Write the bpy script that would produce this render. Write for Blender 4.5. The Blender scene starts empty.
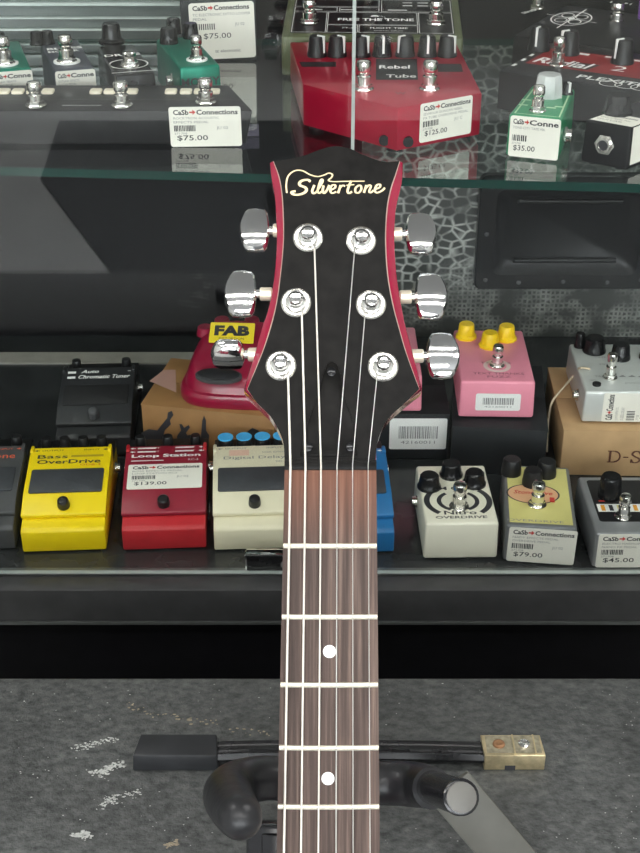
import bpy, bmesh, math, random
from mathutils import Vector, Matrix
random.seed(7)
SC = bpy.context.scene
COL = SC.collection
PI = math.pi
rad = math.radians

# ------------------------------------------------------------------ camera maths
CAMZ, PITCH, F = 1.30, rad(30), 1280.0
CAM = Vector((0, 0, CAMZ))
VD = Vector((0, math.cos(PITCH), -math.sin(PITCH)))
VU = Vector((0, math.sin(PITCH), math.cos(PITCH)))
VX = Vector((1, 0, 0))
def ray(px, py): return VD + VX*((px-320)/F) + VU*((426.5-py)/F)
def P(px, py, vd): return CAM + ray(px, py)*vd
def G(px, py, z):
    r = ray(px, py); return CAM + r*((z-CAMZ)/r.z)

# ------------------------------------------------------------------ materials
MATS = {}
def mat(name, col, rough=.5, metal=0., coat=0., noise=0., nscale=60., bump=0., bscale=300., emis=None, estr=0., spec=.5, stretch=None):
    if name in MATS: return MATS[name]
    m = bpy.data.materials.new(name); m.use_nodes = True
    nt = m.node_tree; b = nt.nodes['Principled BSDF']
    c = (col[0], col[1], col[2], 1)
    b.inputs['Base Color'].default_value = c
    b.inputs['Roughness'].default_value = rough
    b.inputs['Metallic'].default_value = metal
    b.inputs['Coat Weight'].default_value = coat
    b.inputs['Coat Roughness'].default_value = .06
    b.inputs['Specular IOR Level'].default_value = spec
    if emis:
        b.inputs['Emission Color'].default_value = (*emis, 1); b.inputs['Emission Strength'].default_value = estr
    tc = nt.nodes.new('ShaderNodeTexCoord')
    src = tc.outputs['Object']
    if stretch:
        mp = nt.nodes.new('ShaderNodeMapping'); mp.inputs['Scale'].default_value = stretch
        nt.links.new(src, mp.inputs[0]); src = mp.outputs[0]
    n = nt.nodes.new('ShaderNodeTexNoise'); n.inputs['Scale'].default_value = nscale; n.inputs['Detail'].default_value = 4
    nt.links.new(src, n.inputs['Vector'])
    r = nt.nodes.new('ShaderNodeMapRange')
    r.inputs[1].default_value = .3; r.inputs[2].default_value = .7
    nz = max(noise, .02)
    r.inputs[3].default_value = 1-nz; r.inputs[4].default_value = 1+nz
    nt.links.new(n.outputs[0], r.inputs[0])
    mx = nt.nodes.new('ShaderNodeVectorMath'); mx.operation = 'SCALE'
    mx.inputs[0].default_value = col
    nt.links.new(r.outputs[0], mx.inputs['Scale'])
    nt.links.new(mx.outputs[0], b.inputs['Base Color'])
    if bump:
        n2 = nt.nodes.new('ShaderNodeTexNoise'); n2.inputs['Scale'].default_value = bscale; n2.inputs['Detail'].default_value = 3
        nt.links.new(src, n2.inputs['Vector'])
        bp = nt.nodes.new('ShaderNodeBump'); bp.inputs['Strength'].default_value = bump; bp.inputs['Distance'].default_value = .001
        nt.links.new(n2.outputs[0], bp.inputs['Height']); nt.links.new(bp.outputs[0], b.inputs['Normal'])
    MATS[name] = m
    return m

def glassmat(name, tint, refl=1.0, ior=1.5):
    m = bpy.data.materials.new(name); m.use_nodes = True
    nt = m.node_tree; nt.nodes.remove(nt.nodes['Principled BSDF']); out = nt.nodes['Material Output']
    t = nt.nodes.new('ShaderNodeBsdfTransparent'); t.inputs[0].default_value = (*tint, 1)
    g = nt.nodes.new('ShaderNodeBsdfGlossy'); g.inputs['Roughness'].default_value = .004; g.inputs[0].default_value = (1, 1, 1, 1)
    ge = nt.nodes.new('ShaderNodeNewGeometry'); dt = nt.nodes.new('ShaderNodeVectorMath'); dt.operation = 'DOT_PRODUCT'
    nt.links.new(ge.outputs['Incoming'], dt.inputs[0]); nt.links.new(ge.outputs['Normal'], dt.inputs[1])
    def mth(op, a, b_=None, c_=None):
        n = nt.nodes.new('ShaderNodeMath'); n.operation = op; n.use_clamp = op == 'MULTIPLY_ADD'
        for i, v in enumerate((a, b_, c_)):
            if v is None: continue
            if isinstance(v, (int, float)): n.inputs[i].default_value = v
            else: nt.links.new(v, n.inputs[i])
        return n.outputs[0]
    p5 = mth('POWER', mth('SUBTRACT', 1., mth('ABSOLUTE', dt.outputs['Value'])), 5.)   # Schlick, the same from either side
    mu = nt.nodes.new('ShaderNodeMath'); mu.operation = 'MULTIPLY'; mu.inputs[1].default_value = refl
    nt.links.new(mth('MULTIPLY_ADD', p5, .96, .04), mu.inputs[0])
    mx = nt.nodes.new('ShaderNodeMixShader')
    nt.links.new(mu.outputs[0], mx.inputs[0]); nt.links.new(t.outputs[0], mx.inputs[1]); nt.links.new(g.outputs[0], mx.inputs[2])
    nt.links.new(mx.outputs[0], out.inputs[0])
    MATS[name] = m
    return m

def nodes_of(m): return m.node_tree.nodes, m.node_tree.links, m.node_tree.nodes['Principled BSDF']

BLACK = mat('black_gloss', (.010, .010, .011), .2, noise=.3, spec=.35)
BLACKM = mat('black_satin', (.013, .013, .014), .45, noise=.2, spec=.28)
BLACKP = mat('black_plastic', (.014, .014, .015), .35, noise=.2, spec=.35)
CASEBLK = mat('case_black_laminate', (.004, .004, .005), .6, noise=.2, spec=.1)
DECKM = mat('deck_dark_grey', (.022, .024, .025), .2, noise=.3, nscale=25)
FASCIA = mat('fascia_dark_grey', (.035, .036, .037), .45, noise=.2)
TRACK = mat('track_grey_metal', (.2, .21, .21), .3, metal=.8, noise=.1)
CHROME = mat('chrome', (.92, .92, .92), .07, metal=1)
NICKEL = mat('nickel_worn', (.82, .80, .76), .18, metal=1, noise=.12, nscale=400)
STEEL = mat('string_steel', (.85, .83, .80), .28, metal=1)
STRINGW = mat('string_wound', (.92, .86, .78), .35, metal=.75)
IVORY = mat('cream_plastic', (.80, .74, .58), .4, noise=.08)
FRETM = mat('fret_nickel', (.93, .88, .74), .35, metal=.55, noise=.1, nscale=900)
PAPER = mat('label_paper', (.80, .78, .70), .55, noise=.03)
PAPERW = mat('label_paper_white', (.82, .82, .80), .5, noise=.02)
INK = mat('ink_black', (.03, .03, .035), .6)
INKG = mat('ink_grey', (.25, .25, .25), .6)
INKR = mat('ink_red', (.55, .04, .03), .6)
WHITEI = mat('ink_white', (.8, .8, .78), .5)
PEARL = mat('inlay_pearl', (.85, .85, .83), .25)
RUBBER = mat('rubber_black', (.018, .018, .02), .5, noise=.25, bump=.2, spec=.3)
GOLD = mat('logo_cream_gold', (.78, .62, .38), .35, metal=.35)
REDL = mat('guitar_red_lacquer', (.27, .007, .035), .18, coat=1, noise=.1)

# wood fretboard: streaks along the neck
def woodmat():
    m = mat('rosewood', (.16, .085, .06), .6, bump=.15, bscale=500, spec=.12)
    N, L, b = nodes_of(m)
    tc = N.new('ShaderNodeTexCoord'); mp = N.new('ShaderNodeMapping'); mp.inputs['Scale'].default_value = (1, .022, 1)
    n = N.new('ShaderNodeTexNoise'); n.inputs['Scale'].default_value = 300; n.inputs['Detail'].default_value = 5; n.inputs['Roughness'].default_value = .65
    cr = N.new('ShaderNodeValToRGB')
    e = cr.color_ramp.elements; e[0].position = .30; e[0].color = (.045, .034, .03, 1); e[1].position = .72; e[1].color = (.205, .145, .12, 1)
    k = cr.color_ramp.elements.new(.5); k.color = (.088, .062, .054, 1)
    L.new(tc.outputs['Object'], mp.inputs[0]); L.new(mp.outputs[0], n.inputs['Vector']); L.new(n.outputs[0], cr.inputs[0])
    # redder, less worn wood near the nut (y = 0 in the board's own coordinates)
    sx = N.new('ShaderNodeSeparateXYZ'); L.new(tc.outputs['Object'], sx.inputs[0])
    mr = N.new('ShaderNodeMapRange'); mr.inputs[1].default_value = -.040; mr.inputs[2].default_value = 0; mr.inputs[3].default_value = 0; mr.inputs[4].default_value = 1.0
    L.new(sx.outputs[1], mr.inputs[0])
    mx = N.new('ShaderNodeMixRGB'); mx.blend_type = 'MIX'; mx.inputs[2].default_value = (.26, .095, .05, 1)
    mu = N.new('ShaderNodeMath'); mu.operation = 'MULTIPLY'; L.new(mr.outputs[0], mu.inputs[0]); L.new(n.outputs[0], mu.inputs[1])
    L.new(mu.outputs[0], mx.inputs[0]); L.new(cr.outputs[0], mx.inputs[1]); L.new(mx.outputs[0], b.inputs['Base Color'])
    return m
WOOD = woodmat()

def snakemat():
    m = mat('snakeskin_print', (.05, .05, .05), .4)
    N, L, b = nodes_of(m)
    tc = N.new('ShaderNodeTexCoord')
    def vor(scale, sc, lo, hi, rnd=.75):
        mp = N.new('ShaderNodeMapping'); mp.inputs['Scale'].default_value = sc; L.new(tc.outputs['Object'], mp.inputs[0])
        v = N.new('ShaderNodeTexVoronoi'); v.feature = 'DISTANCE_TO_EDGE'; v.inputs['Scale'].default_value = scale; v.inputs['Randomness'].default_value = rnd
        L.new(mp.outputs[0], v.inputs['Vector'])
        r = N.new('ShaderNodeMapRange'); r.inputs[1].default_value = lo; r.inputs[2].default_value = hi; r.inputs[3].default_value = 1; r.inputs[4].default_value = 0
        L.new(v.outputs['Distance'], r.inputs[0]); return r.outputs[0]
    big = vor(74, (1, 1, 1.35), .02, .17, .8)
    fine = vor(190, (1, 1, 1.0), .12, .34, .35)
    # blotches decide where the fine stipple shows
    n = N.new('ShaderNodeTexNoise'); n.inputs['Scale'].default_value = 26; n.inputs['Detail'].default_value = 3; L.new(tc.outputs['Object'], n.inputs['Vector'])
    nr = N.new('ShaderNodeMapRange'); nr.inputs[1].default_value = .38; nr.inputs[2].default_value = .5; nr.inputs[4].default_value = .6; L.new(n.outputs[0], nr.inputs[0])
    fm = N.new('ShaderNodeMath'); fm.operation = 'MULTIPLY'; L.new(fine, fm.inputs[0]); L.new(nr.outputs[0], fm.inputs[1])
    sx = N.new('ShaderNodeSeparateXYZ'); L.new(tc.outputs['Object'], sx.inputs[0])
    mk = N.new('ShaderNodeMath'); mk.operation = 'MULTIPLY_ADD'; mk.inputs[1].default_value = -.8; L.new(sx.outputs[0], mk.inputs[0]); L.new(sx.outputs[2], mk.inputs[2])
    mr = N.new('ShaderNodeMapRange'); mr.inputs[1].default_value = .56; mr.inputs[2].default_value = .64; L.new(mk.outputs[0], mr.inputs[0])
    mixf = N.new('ShaderNodeMix'); mixf.data_type = 'FLOAT'
    L.new(mr.outputs[0], mixf.inputs[0]); L.new(fm.outputs[0], mixf.inputs[2]); L.new(big, mixf.inputs[3])
    n2 = N.new('ShaderNodeTexNoise'); n2.inputs['Scale'].default_value = 40; L.new(tc.outputs['Object'], n2.inputs['Vector'])
    nr2 = N.new('ShaderNodeMapRange'); nr2.inputs[1].default_value = .35; nr2.inputs[2].default_value = .6; nr2.inputs[3].default_value = .12; L.new(n2.outputs[0], nr2.inputs[0])
    mm = N.new('ShaderNodeMath'); mm.operation = 'MULTIPLY'; L.new(mixf.outputs[0], mm.inputs[0]); L.new(nr2.outputs[0], mm.inputs[1])
    mx = N.new('ShaderNodeMixRGB'); mx.inputs[1].default_value = (.05, .054, .05, 1); mx.inputs[2].default_value = (.44, .45, .42, 1)
    L.new(mm.outputs[0], mx.inputs[0]); L.new(mx.outputs[0], b.inputs['Base Color'])
    bp = N.new('ShaderNodeBump'); bp.inputs['Strength'].default_value = .4; bp.inputs['Distance'].default_value = .001
    L.new(mm.outputs[0], bp.inputs['Height']); L.new(bp.outputs[0], b.inputs['Normal'])
    return m
SNAKE = snakemat()

def tolexmat():
    m = mat('grey_leatherette', (.04, .042, .044), .6, noise=.25, nscale=18, bump=.8, bscale=420)
    N, L, b = nodes_of(m)
    tc = N.new('ShaderNodeTexCoord')
    n = N.new('ShaderNodeTexNoise'); n.inputs['Scale'].default_value = 170; n.inputs['Detail'].default_value = 6; n.inputs['Roughness'].default_value = .7
    mp = N.new('ShaderNodeMapping'); mp.inputs['Scale'].default_value = (.8, 1.3, 1); mp.inputs['Rotation'].default_value = (0, 0, .7)
    L.new(tc.outputs['Object'], mp.inputs[0]); L.new(mp.outputs[0], n.inputs['Vector'])
    cr = N.new('ShaderNodeValToRGB'); e = cr.color_ramp.elements
    e[0].position = .33; e[0].color = (.018, .0195, .0205, 1); e[1].position = .68; e[1].color = (.09, .094, .09, 1)
    L.new(n.outputs[0], cr.inputs[0])
    n3 = N.new('ShaderNodeTexNoise'); n3.inputs['Scale'].default_value = 14; n3.inputs['Detail'].default_value = 3; L.new(tc.outputs['Object'], n3.inputs['Vector'])
    r = N.new('ShaderNodeMapRange'); r.inputs[1].default_value = .3; r.inputs[2].default_value = .7; r.inputs[3].default_value = .75; r.inputs[4].default_value = 1.2
    L.new(n3.outputs[0], r.inputs[0])
    v = N.new('ShaderNodeVectorMath'); v.operation = 'SCALE'; L.new(cr.outputs[0], v.inputs[0]); L.new(r.outputs[0], v.inputs['Scale'])
    L.new(v.outputs[0], b.inputs['Base Color'])
    return m
TOLEX = tolexmat()
SCUFF = mat('scuff_pale', (.42, .43, .41), .8, noise=.3, nscale=500)
SCUFFB = mat('scuff_tan', (.25, .21, .15), .8, noise=.3, nscale=500)
GLASS = glassmat('clear_glass', (.975, .985, .98), 1.0)
SHELFG = glassmat('shelf_glass', (.93, .965, .95), 1.15)
GEDGE = mat('glass_green_edge', (.004, .035, .027), .15, spec=.3)
GEDGE2 = mat('glass_pale_edge', (.42, .48, .46), .2, spec=.7)
CARD = mat('cardboard_tan', (.50, .32, .16), .75, noise=.12, nscale=40)
CARDB = mat('cardboard_brown', (.30, .155, .055), .6, noise=.12, nscale=40)

# ------------------------------------------------------------------ mesh builder (local units: millimetres by default)
TXT = {}
def textmesh(s, bold=0., shear=0.):
    key = (s, bold, shear)
    if key not in TXT:
        cu = bpy.data.curves.new('t', 'FONT'); cu.body = s; cu.offset = bold; cu.shear = shear; cu.resolution_u = 2; cu.size = 1
        o = bpy.data.objects.new('t', cu); me = bpy.data.meshes.new_from_object(o)
        vs = [v.co.copy() for v in me.vertices]; fs = [tuple(p.vertices) for p in me.polygons]
        bpy.data.objects.remove(o); bpy.data.meshes.remove(me)
        if not vs: vs = [Vector((0, 0, 0)), Vector((1, 0, 0)), Vector((0, 1, 0))]; fs = []
        x0 = min(v.x for v in vs); x1 = max(v.x for v in vs); y0 = min(v.y for v in vs); y1 = max(v.y for v in vs)
        vs = [Vector(((v.x-x0)/(x1-x0), (v.y-y0)/(y1-y0), 0)) for v in vs]
        TXT[key] = (vs, fs)
    return TXT[key]

def catmull(pts, n=8, closed=False):
    out = []; m = len(pts); V = [Vector(p) for p in pts]
    rng = range(m if closed else m-1)
    for i in rng:
        if closed: a, b, c, d = V[(i-1) % m], V[i], V[(i+1) % m], V[(i+2) % m]
        else: a, b, c, d = V[max(i-1, 0)], V[i], V[i+1], V[min(i+2, m-1)]
        for k in range(n):
            t = k/n
            out.append(.5*((2*b)+(c-a)*t+(2*a-5*b+4*c-d)*t*t+(3*b-a-3*c+d)*t**3))
    if not closed: out.append(V[-1])
    return out

class MB:
    def __init__(self, unit=.001): self.v = []; self.f = []; self.m = []; self.mats = []; self.u = unit; self.M = Matrix()
    def mi(self, m):
        if m not in self.mats: self.mats.append(m)
        return self.mats.index(m)
    def add(self, vs, fs, m, M=None):
        M = self.M @ M if M is not None else self.M
        o = len(self.v); k = self.mi(m)
        self.v += [(M @ Vector(v))*self.u for v in vs]
        self.f += [tuple(o+i for i in f) for f in fs]; self.m += [k]*len(fs)
        return self
    def bm(self, b, m, M=None):
        b.verts.index_update()
        self.add([v.co.copy() for v in b.verts], [[v.index for v in f.verts] for f in b.faces], m, M); b.free(); return self
    def box(self, x0, x1, y0, y1, z0, z1, m, bev=0., seg=2, M=None):
        b = bmesh.new(); bmesh.ops.create_cube(b, size=1)
        for v in b.verts: v.co = Vector(((x0+x1)/2+v.co.x*(x1-x0), (y0+y1)/2+v.co.y*(y1-y0), (z0+z1)/2+v.co.z*(z1-z0)))
        if bev: bmesh.ops.bevel(b, geom=b.edges[:], offset=bev, segments=seg, profile=.5, affect='EDGES')
        return self.bm(b, m, M)
    def hexa(self, c8, m, bev=0., seg=2, M=None):   # 8 corners: bottom ring 0-3, top ring 4-7
        b = bmesh.new(); vs = [b.verts.new(c) for c in c8]
        for f in ((3, 2, 1, 0), (4, 5, 6, 7), (0, 1, 5, 4), (1, 2, 6, 5), (2, 3, 7, 6), (3, 0, 4, 7)): b.faces.new([vs[i] for i in f])
        bmesh.ops.recalc_face_normals(b, faces=b.faces[:])
        if bev: bmesh.ops.bevel(b, geom=b.edges[:], offset=bev, segments=seg, profile=.5, affect='EDGES')
        return self.bm(b, m, M)
    def prism(self, pts, z0, z1, m, bev=0., seg=2, M=None):
        b = bmesh.new(); n = len(pts)
        lo = [b.verts.new((p[0], p[1], z0)) for p in pts]; hi = [b.verts.new((p[0], p[1], z1)) for p in pts]
        b.faces.new(lo[::-1]); b.faces.new(hi)
        for i in range(n): b.faces.new((lo[i], lo[(i+1) % n], hi[(i+1) % n], hi[i]))
        bmesh.ops.recalc_face_normals(b, faces=b.faces[:])
        if bev: bmesh.ops.bevel(b, geom=b.edges[:], offset=bev, segments=seg, profile=.5, affect='EDGES')
        return self.bm(b, m, M)
    def loft(self, rings, m, M=None, cap0=True, cap1=True):
        vs = []; fs = []; n = len(rings[0])
        for r in rings: vs += list(r)
        for k in range(len(rings)-1):
            for i in range(n):
                j = (i+1) % n; fs.append((k*n+i, k*n+j, (k+1)*n+j, (k+1)*n+i))
        if cap0: fs.append(tuple(range(n))[::-1])
        if cap1: fs.append(tuple((len(rings)-1)*n+i for i in range(n)))
        return self.add(vs, fs, m, M)
    def lathe(self, prof, m, M=None, seg=24):
        rings = [[Vector((r*math.cos(2*PI*i/seg), r*math.sin(2*PI*i/seg), z)) for i in range(seg)] for r, z in prof]
        return self.loft(rings, m, M)
    def cyl(self, r, z0, z1, m, M=None, seg=24, bev=0.):
        if bev: return self.lathe([(r-bev, z0), (r, z0+bev), (r, z1-bev), (r-bev, z1)], m, M, seg)
        return self.lathe([(r, z0), (r, z1)], m, M, seg)
    def tube(self, pts, rr, m, seg=16, n=6, M=None, round_end=False):
        P3 = catmull([(*p, ) for p in pts], n)
        if not isinstance(rr, (list, tuple)): rr = [rr]*len(pts)
        R = [v.x for v in catmull([(r, 0, 0) for r in rr], n)]
        if round_end:
            for end in (0, 1):
                p = P3[-1] if end else P3[0]; q = P3[-2] if end else P3[1]; r = R[-1] if end else R[0]
                d = (p-q).normalized(); ext = [(p+d*r*math.sin(a), r*math.cos(a)) for a in (.4, .8, 1.15, 1.45)]
                if end: P3 += [e[0] for e in ext]; R += [e[1] for e in ext]
                else: P3 = [e[0] for e in ext][::-1]+P3; R = [e[1] for e in ext][::-1]+R
        rings = []; up = None
        for i, p in enumerate(P3):
            t = (P3[min(i+1, len(P3)-1)]-P3[max(i-1, 0)]).normalized()
            if up is None: up = Vector((0, 0, 1)) if abs(t.z) < .9 else Vector((1, 0, 0))
            a = (up-t*up.dot(t)).normalized(); up = a; b = t.cross(a)
            rings.append([p+(a*math.cos(2*PI*k/seg)+b*math.sin(2*PI*k/seg))*R[i] for k in range(seg)])
        return self.loft(rings, m, M)
    def rect(self, x0, x1, y0, y1, z, m, M=None):
        return self.add([(x0, y0, z), (x1, y0, z), (x1, y1, z), (x0, y1, z)], [(0, 1, 2, 3)], m, M)
    def poly(self, pts, z, m, M=None):
        b = bmesh.new(); vs = [b.verts.new((p[0], p[1], z)) for p in pts]; f = b.faces.new(vs)
        f.normal_update()
        if f.normal.z < 0: f.normal_flip()
        bmesh.ops.triangulate(b, faces=[f]); return self.bm(b, m, M)
    def ring(self, cx, cy, r0, r1, z, m, M=None, seg=32, sx=1., a0=0., a1=2*PI):
        vs = []; fs = []
        for i in range(seg+1):
            a = a0+(a1-a0)*i/seg
            for r in (r0, r1): vs.append((cx+sx*r*math.cos(a), cy+r*math.sin(a), z))
        for i in range(seg): fs.append((2*i, 2*i+1, 2*i+3, 2*i+2))
        return self.add(vs, fs, m, M)
    def text(self, s, x, y, w, h, z, m, M=None, bold=0., shear=0.):
        vs, fs = textmesh(s, bold, shear)
        return self.add([(x+v.x*w, y+v.y*h, z) for v in vs], fs, m, M)
    def stroke(self, pts, w, z, m, M=None, n=6, closed=False, proj=None):
        c = catmull([(p[0], p[1], 0) for p in pts], n, closed); vs = []; fs = []
        k = len(c)
        for i, p in enumerate(c):
            t = (c[(i+1) % k]-c[i-1]) if closed else (c[min(i+1, k-1)]-c[max(i-1, 0)])
            if t.length < 1e-9: t = Vector((1, 0, 0))
            t.normalize(); nn = Vector((-t.y, t.x, 0))
            # brush lettering: heavier on the down strokes
            ww = w*(.75+.5*abs(t.y))
            vs += [p+nn*ww/2+Vector((0, 0, z)), p-nn*ww/2+Vector((0, 0, z))]
        for i in range(k if closed else k-1):
            j = (i+1) % k; fs.append((2*i+1, 2*j+1, 2*j, 2*i))
        if proj: vs = [proj(v) for v in vs]
        return self.add(vs, fs, m, M)
    def build(self, name, parent=None, label=None, smooth=True):
        me = bpy.data.meshes.new(name); me.from_pydata([tuple(v) for v in self.v], [], self.f)
        for m in self.mats: me.materials.append(m)
        me.polygons.foreach_set('material_index', self.m)
        me.update(); me.validate()
        if smooth:
            me.polygons.foreach_set('use_smooth', [True]*len(me.polygons)); me.set_sharp_from_angle(angle=rad(32))
        o = bpy.data.objects.new(name, me); COL.objects.link(o)
        if parent: o.parent = parent
        if label: o['label'] = label
        return o

def tag(o, label, cat, group=None):
    o['label'] = label; o['category'] = cat
    if group: o['group'] = group
    return o
def struct(o): o['kind'] = 'structure'; return o

class Thing:
    """An Empty at the front bottom centre of a thing; local x right, y back, z up, in millimetres."""
    def __init__(self, name, label, cat, loc, yaw=0., group=None):
        e = bpy.data.objects.new(name, None); COL.objects.link(e); e.empty_display_size = .02
        loc = Vector(loc)+Vector((0, 0, .0001)); e.location = loc; e.rotation_euler = (0, 0, yaw); tag(e, label, cat, group)
        self.o = e; self.M = Matrix.Translation(loc) @ Matrix.Rotation(yaw, 4, 'Z'); self.I = self.M.inverted()
    def top(self, px, py, h):       # where a sight line meets the plane at height h (mm)
        p = self.I @ G(px, py, self.M.translation.z+h/1000); return p.x*1000, p.y*1000
    def front(self, px, py, y=0.):
        a = self.I @ CAM; d = (self.I.to_3x3() @ ray(px, py)); t = (y/1000-a.y)/d.y; p = a+d*t; return p.x*1000, p.z*1000

def edge(pl, pr, z, h=0.):
    """front edge seen at two image points on the plane z+h -> base location, yaw, width"""
    a = G(*pl, z+h/1000); b = G(*pr, z+h/1000); m = (a+b)/2; d = b-a
    return Vector((m.x, m.y, z)), math.atan2(d.y, d.x), d.length*1000

FR = Matrix(((1, 0, 0, 0), (0, 0, -1, 0), (0, 1, 0, 0), (0, 0, 0, 1)))      # sticker plane -> front face
def at(x, y, z, rz=0.): return Matrix.Translation((x, y, z)) @ Matrix.Rotation(rz, 4, 'Z')
def front_at(x, y, z): return Matrix.Translation((x, y, z)) @ FR

# ------------------------------------------------------------------ shared parts
def rrect(w, h, r, n=4):
    p = []
    for cx, cy, a in ((w/2-r, h/2-r, 0), (-w/2+r, h/2-r, 90), (-w/2+r, -h/2+r, 180), (w/2-r, -h/2+r, 270)):
        for k in range(n+1):
            t = rad(a+90*k/n); p.append((cx+r*math.cos(t), cy+r*math.sin(t)))
    return p
def sticker(parent, M, w, h, price='', lines=('', ''), date='', head='CaSb', tail='Connections', barcode=True, paper=None, crop=1., name='price_label'):
    s = MB(); s.M = M; paper = paper or PAPER
    s.prism(rrect(w, h, 2.0), 0, .25, paper)
    z = .33; W = w*.9; x0 = -w*.44; T = h/2
    # header
    hh = h*.13; y = T-h*.07-hh
    s.text(head, x0, y, W*.24, hh, z, INK, bold=.03)
    ax = x0+W*.25
    s.poly([(ax, y+hh*.35), (ax+W*.05, y+hh*.35), (ax+W*.05, y), (ax+W*.10, y+hh*.5), (ax+W*.05, y+hh), (ax+W*.05, y+hh*.65), (ax, y+hh*.65)], z, INKR)
    s.text(tail, ax+W*.11, y, W*(.64), hh, z, INK, bold=.03)
    y -= h*.11
    for ln in lines:
        if ln: s.text(ln, x0, y, W*min(1., len(ln)/24), h*.06, z, INKG)
        y -= h*.10
    if barcode:
        y -= h*.1; x = x0; rnd = random.Random(hash(price) % 1000 if False else len(price)+int(w))
        while x < x0+W*.33:
            bw = rnd.choice((.4, .7, 1.)); s.rect(x, x+bw, y, y+h*.15, z, INK); x += bw+rnd.choice((.4, .7))
        s.text('271708', x0, y-h*.08, W*.2, h*.05, z, INKG)
        if date: s.text(date, x0+W*.66, y+h*.02, W*.18, h*.1, z, INKG)
        y -= h*.10
    if price: s.text(price, x0+W*.04, y-h*.15, W*.48, h*.15, z, INK, bold=.008)
    return s.build(name, parent, 'price sticker' if price else 'paper sticker')
def barcode_label(parent, M, w, h, name='barcode_label'):
    s = MB(); s.M = M; s.prism(rrect(w, h, 2.), 0, .25, PAPERW)
    x = -w*.34; rnd = random.Random(3)
    while x < w*.34:
        bw = rnd.choice((.5, .9, 1.3)); s.rect(x, x+bw, -h*.15, h*.25, .33, INKG); x += bw+rnd.choice((.5, .8))
    s.text('42160011', -w*.3, -h*.32, w*.6, h*.10, .33, INKG)
    return s.build(name, parent, 'white barcode sticker')

def footswitch(parent, x, y, z, r=1., tall=1., washer=None):
    s = MB(); M = at(x, y, z)
    if washer: s.cyl(11*r, 0, 1.2, washer, M, 28)
    s.cyl(8.6*r, 0, 1.8, NICKEL, M, 28, .4); s.cyl(7.2*r, 1.8, 4.6, NICKEL, M, 6)
    s.lathe([(6*r, 4.6), (6*r, 9.5*tall), (4.6*r, 9.8*tall)], NICKEL, M)
    s.lathe([(4.4*r, 9.8*tall), (4.6*r, 12*tall), (5.4*r, 12.8*tall), (5.9*r, 14*tall), (6*r, 18.3*tall), (5.2*r, 19.8*tall), (2.4*r, 20.4*tall)], NICKEL, M)
    return s.build('footswitch', parent)
def knob(parent, x, y, z, r=7., h=12., m=None, ptr=None, skirt=1.15, sides=24, ang=.6, cap=None, name='knob'):
    s = MB(); M = at(x, y, z, ang); m = m or BLACKP
    s.lathe([(r*skirt, 0), (r*skirt, h*.14), (r*1.02, h*.26), (r*.9, h*.9), (r*.78, h), (r*.3, h*1.0)], m, M, sides)
    if cap: s.cyl(r*.98, h-.5, h+1., cap, M, 24, .3)
    if ptr:
        s.box(-.9, .9, -r*.86, -r*.1, h-.4, h+.7, ptr, M=M); s.box(-.9, .9, -r*1.04, -r*.84, h*.2, h+.7, ptr, M=M)
    return s.build(name, parent)
def side_jack(parent, x, y, z, d=1):
    s = MB(); M = Matrix.Translation((x, y, z)) @ Matrix.Rotation(rad(90)*d, 4, 'Y')
    s.cyl(6.3, 0, 1.6, NICKEL, M, 6); s.cyl(4.6, 1.6, 5.4, NICKEL, M); s.cyl(2.9, 5.4, 5.5, INK, M)
    return s.build('jack_socket', parent)

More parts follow.
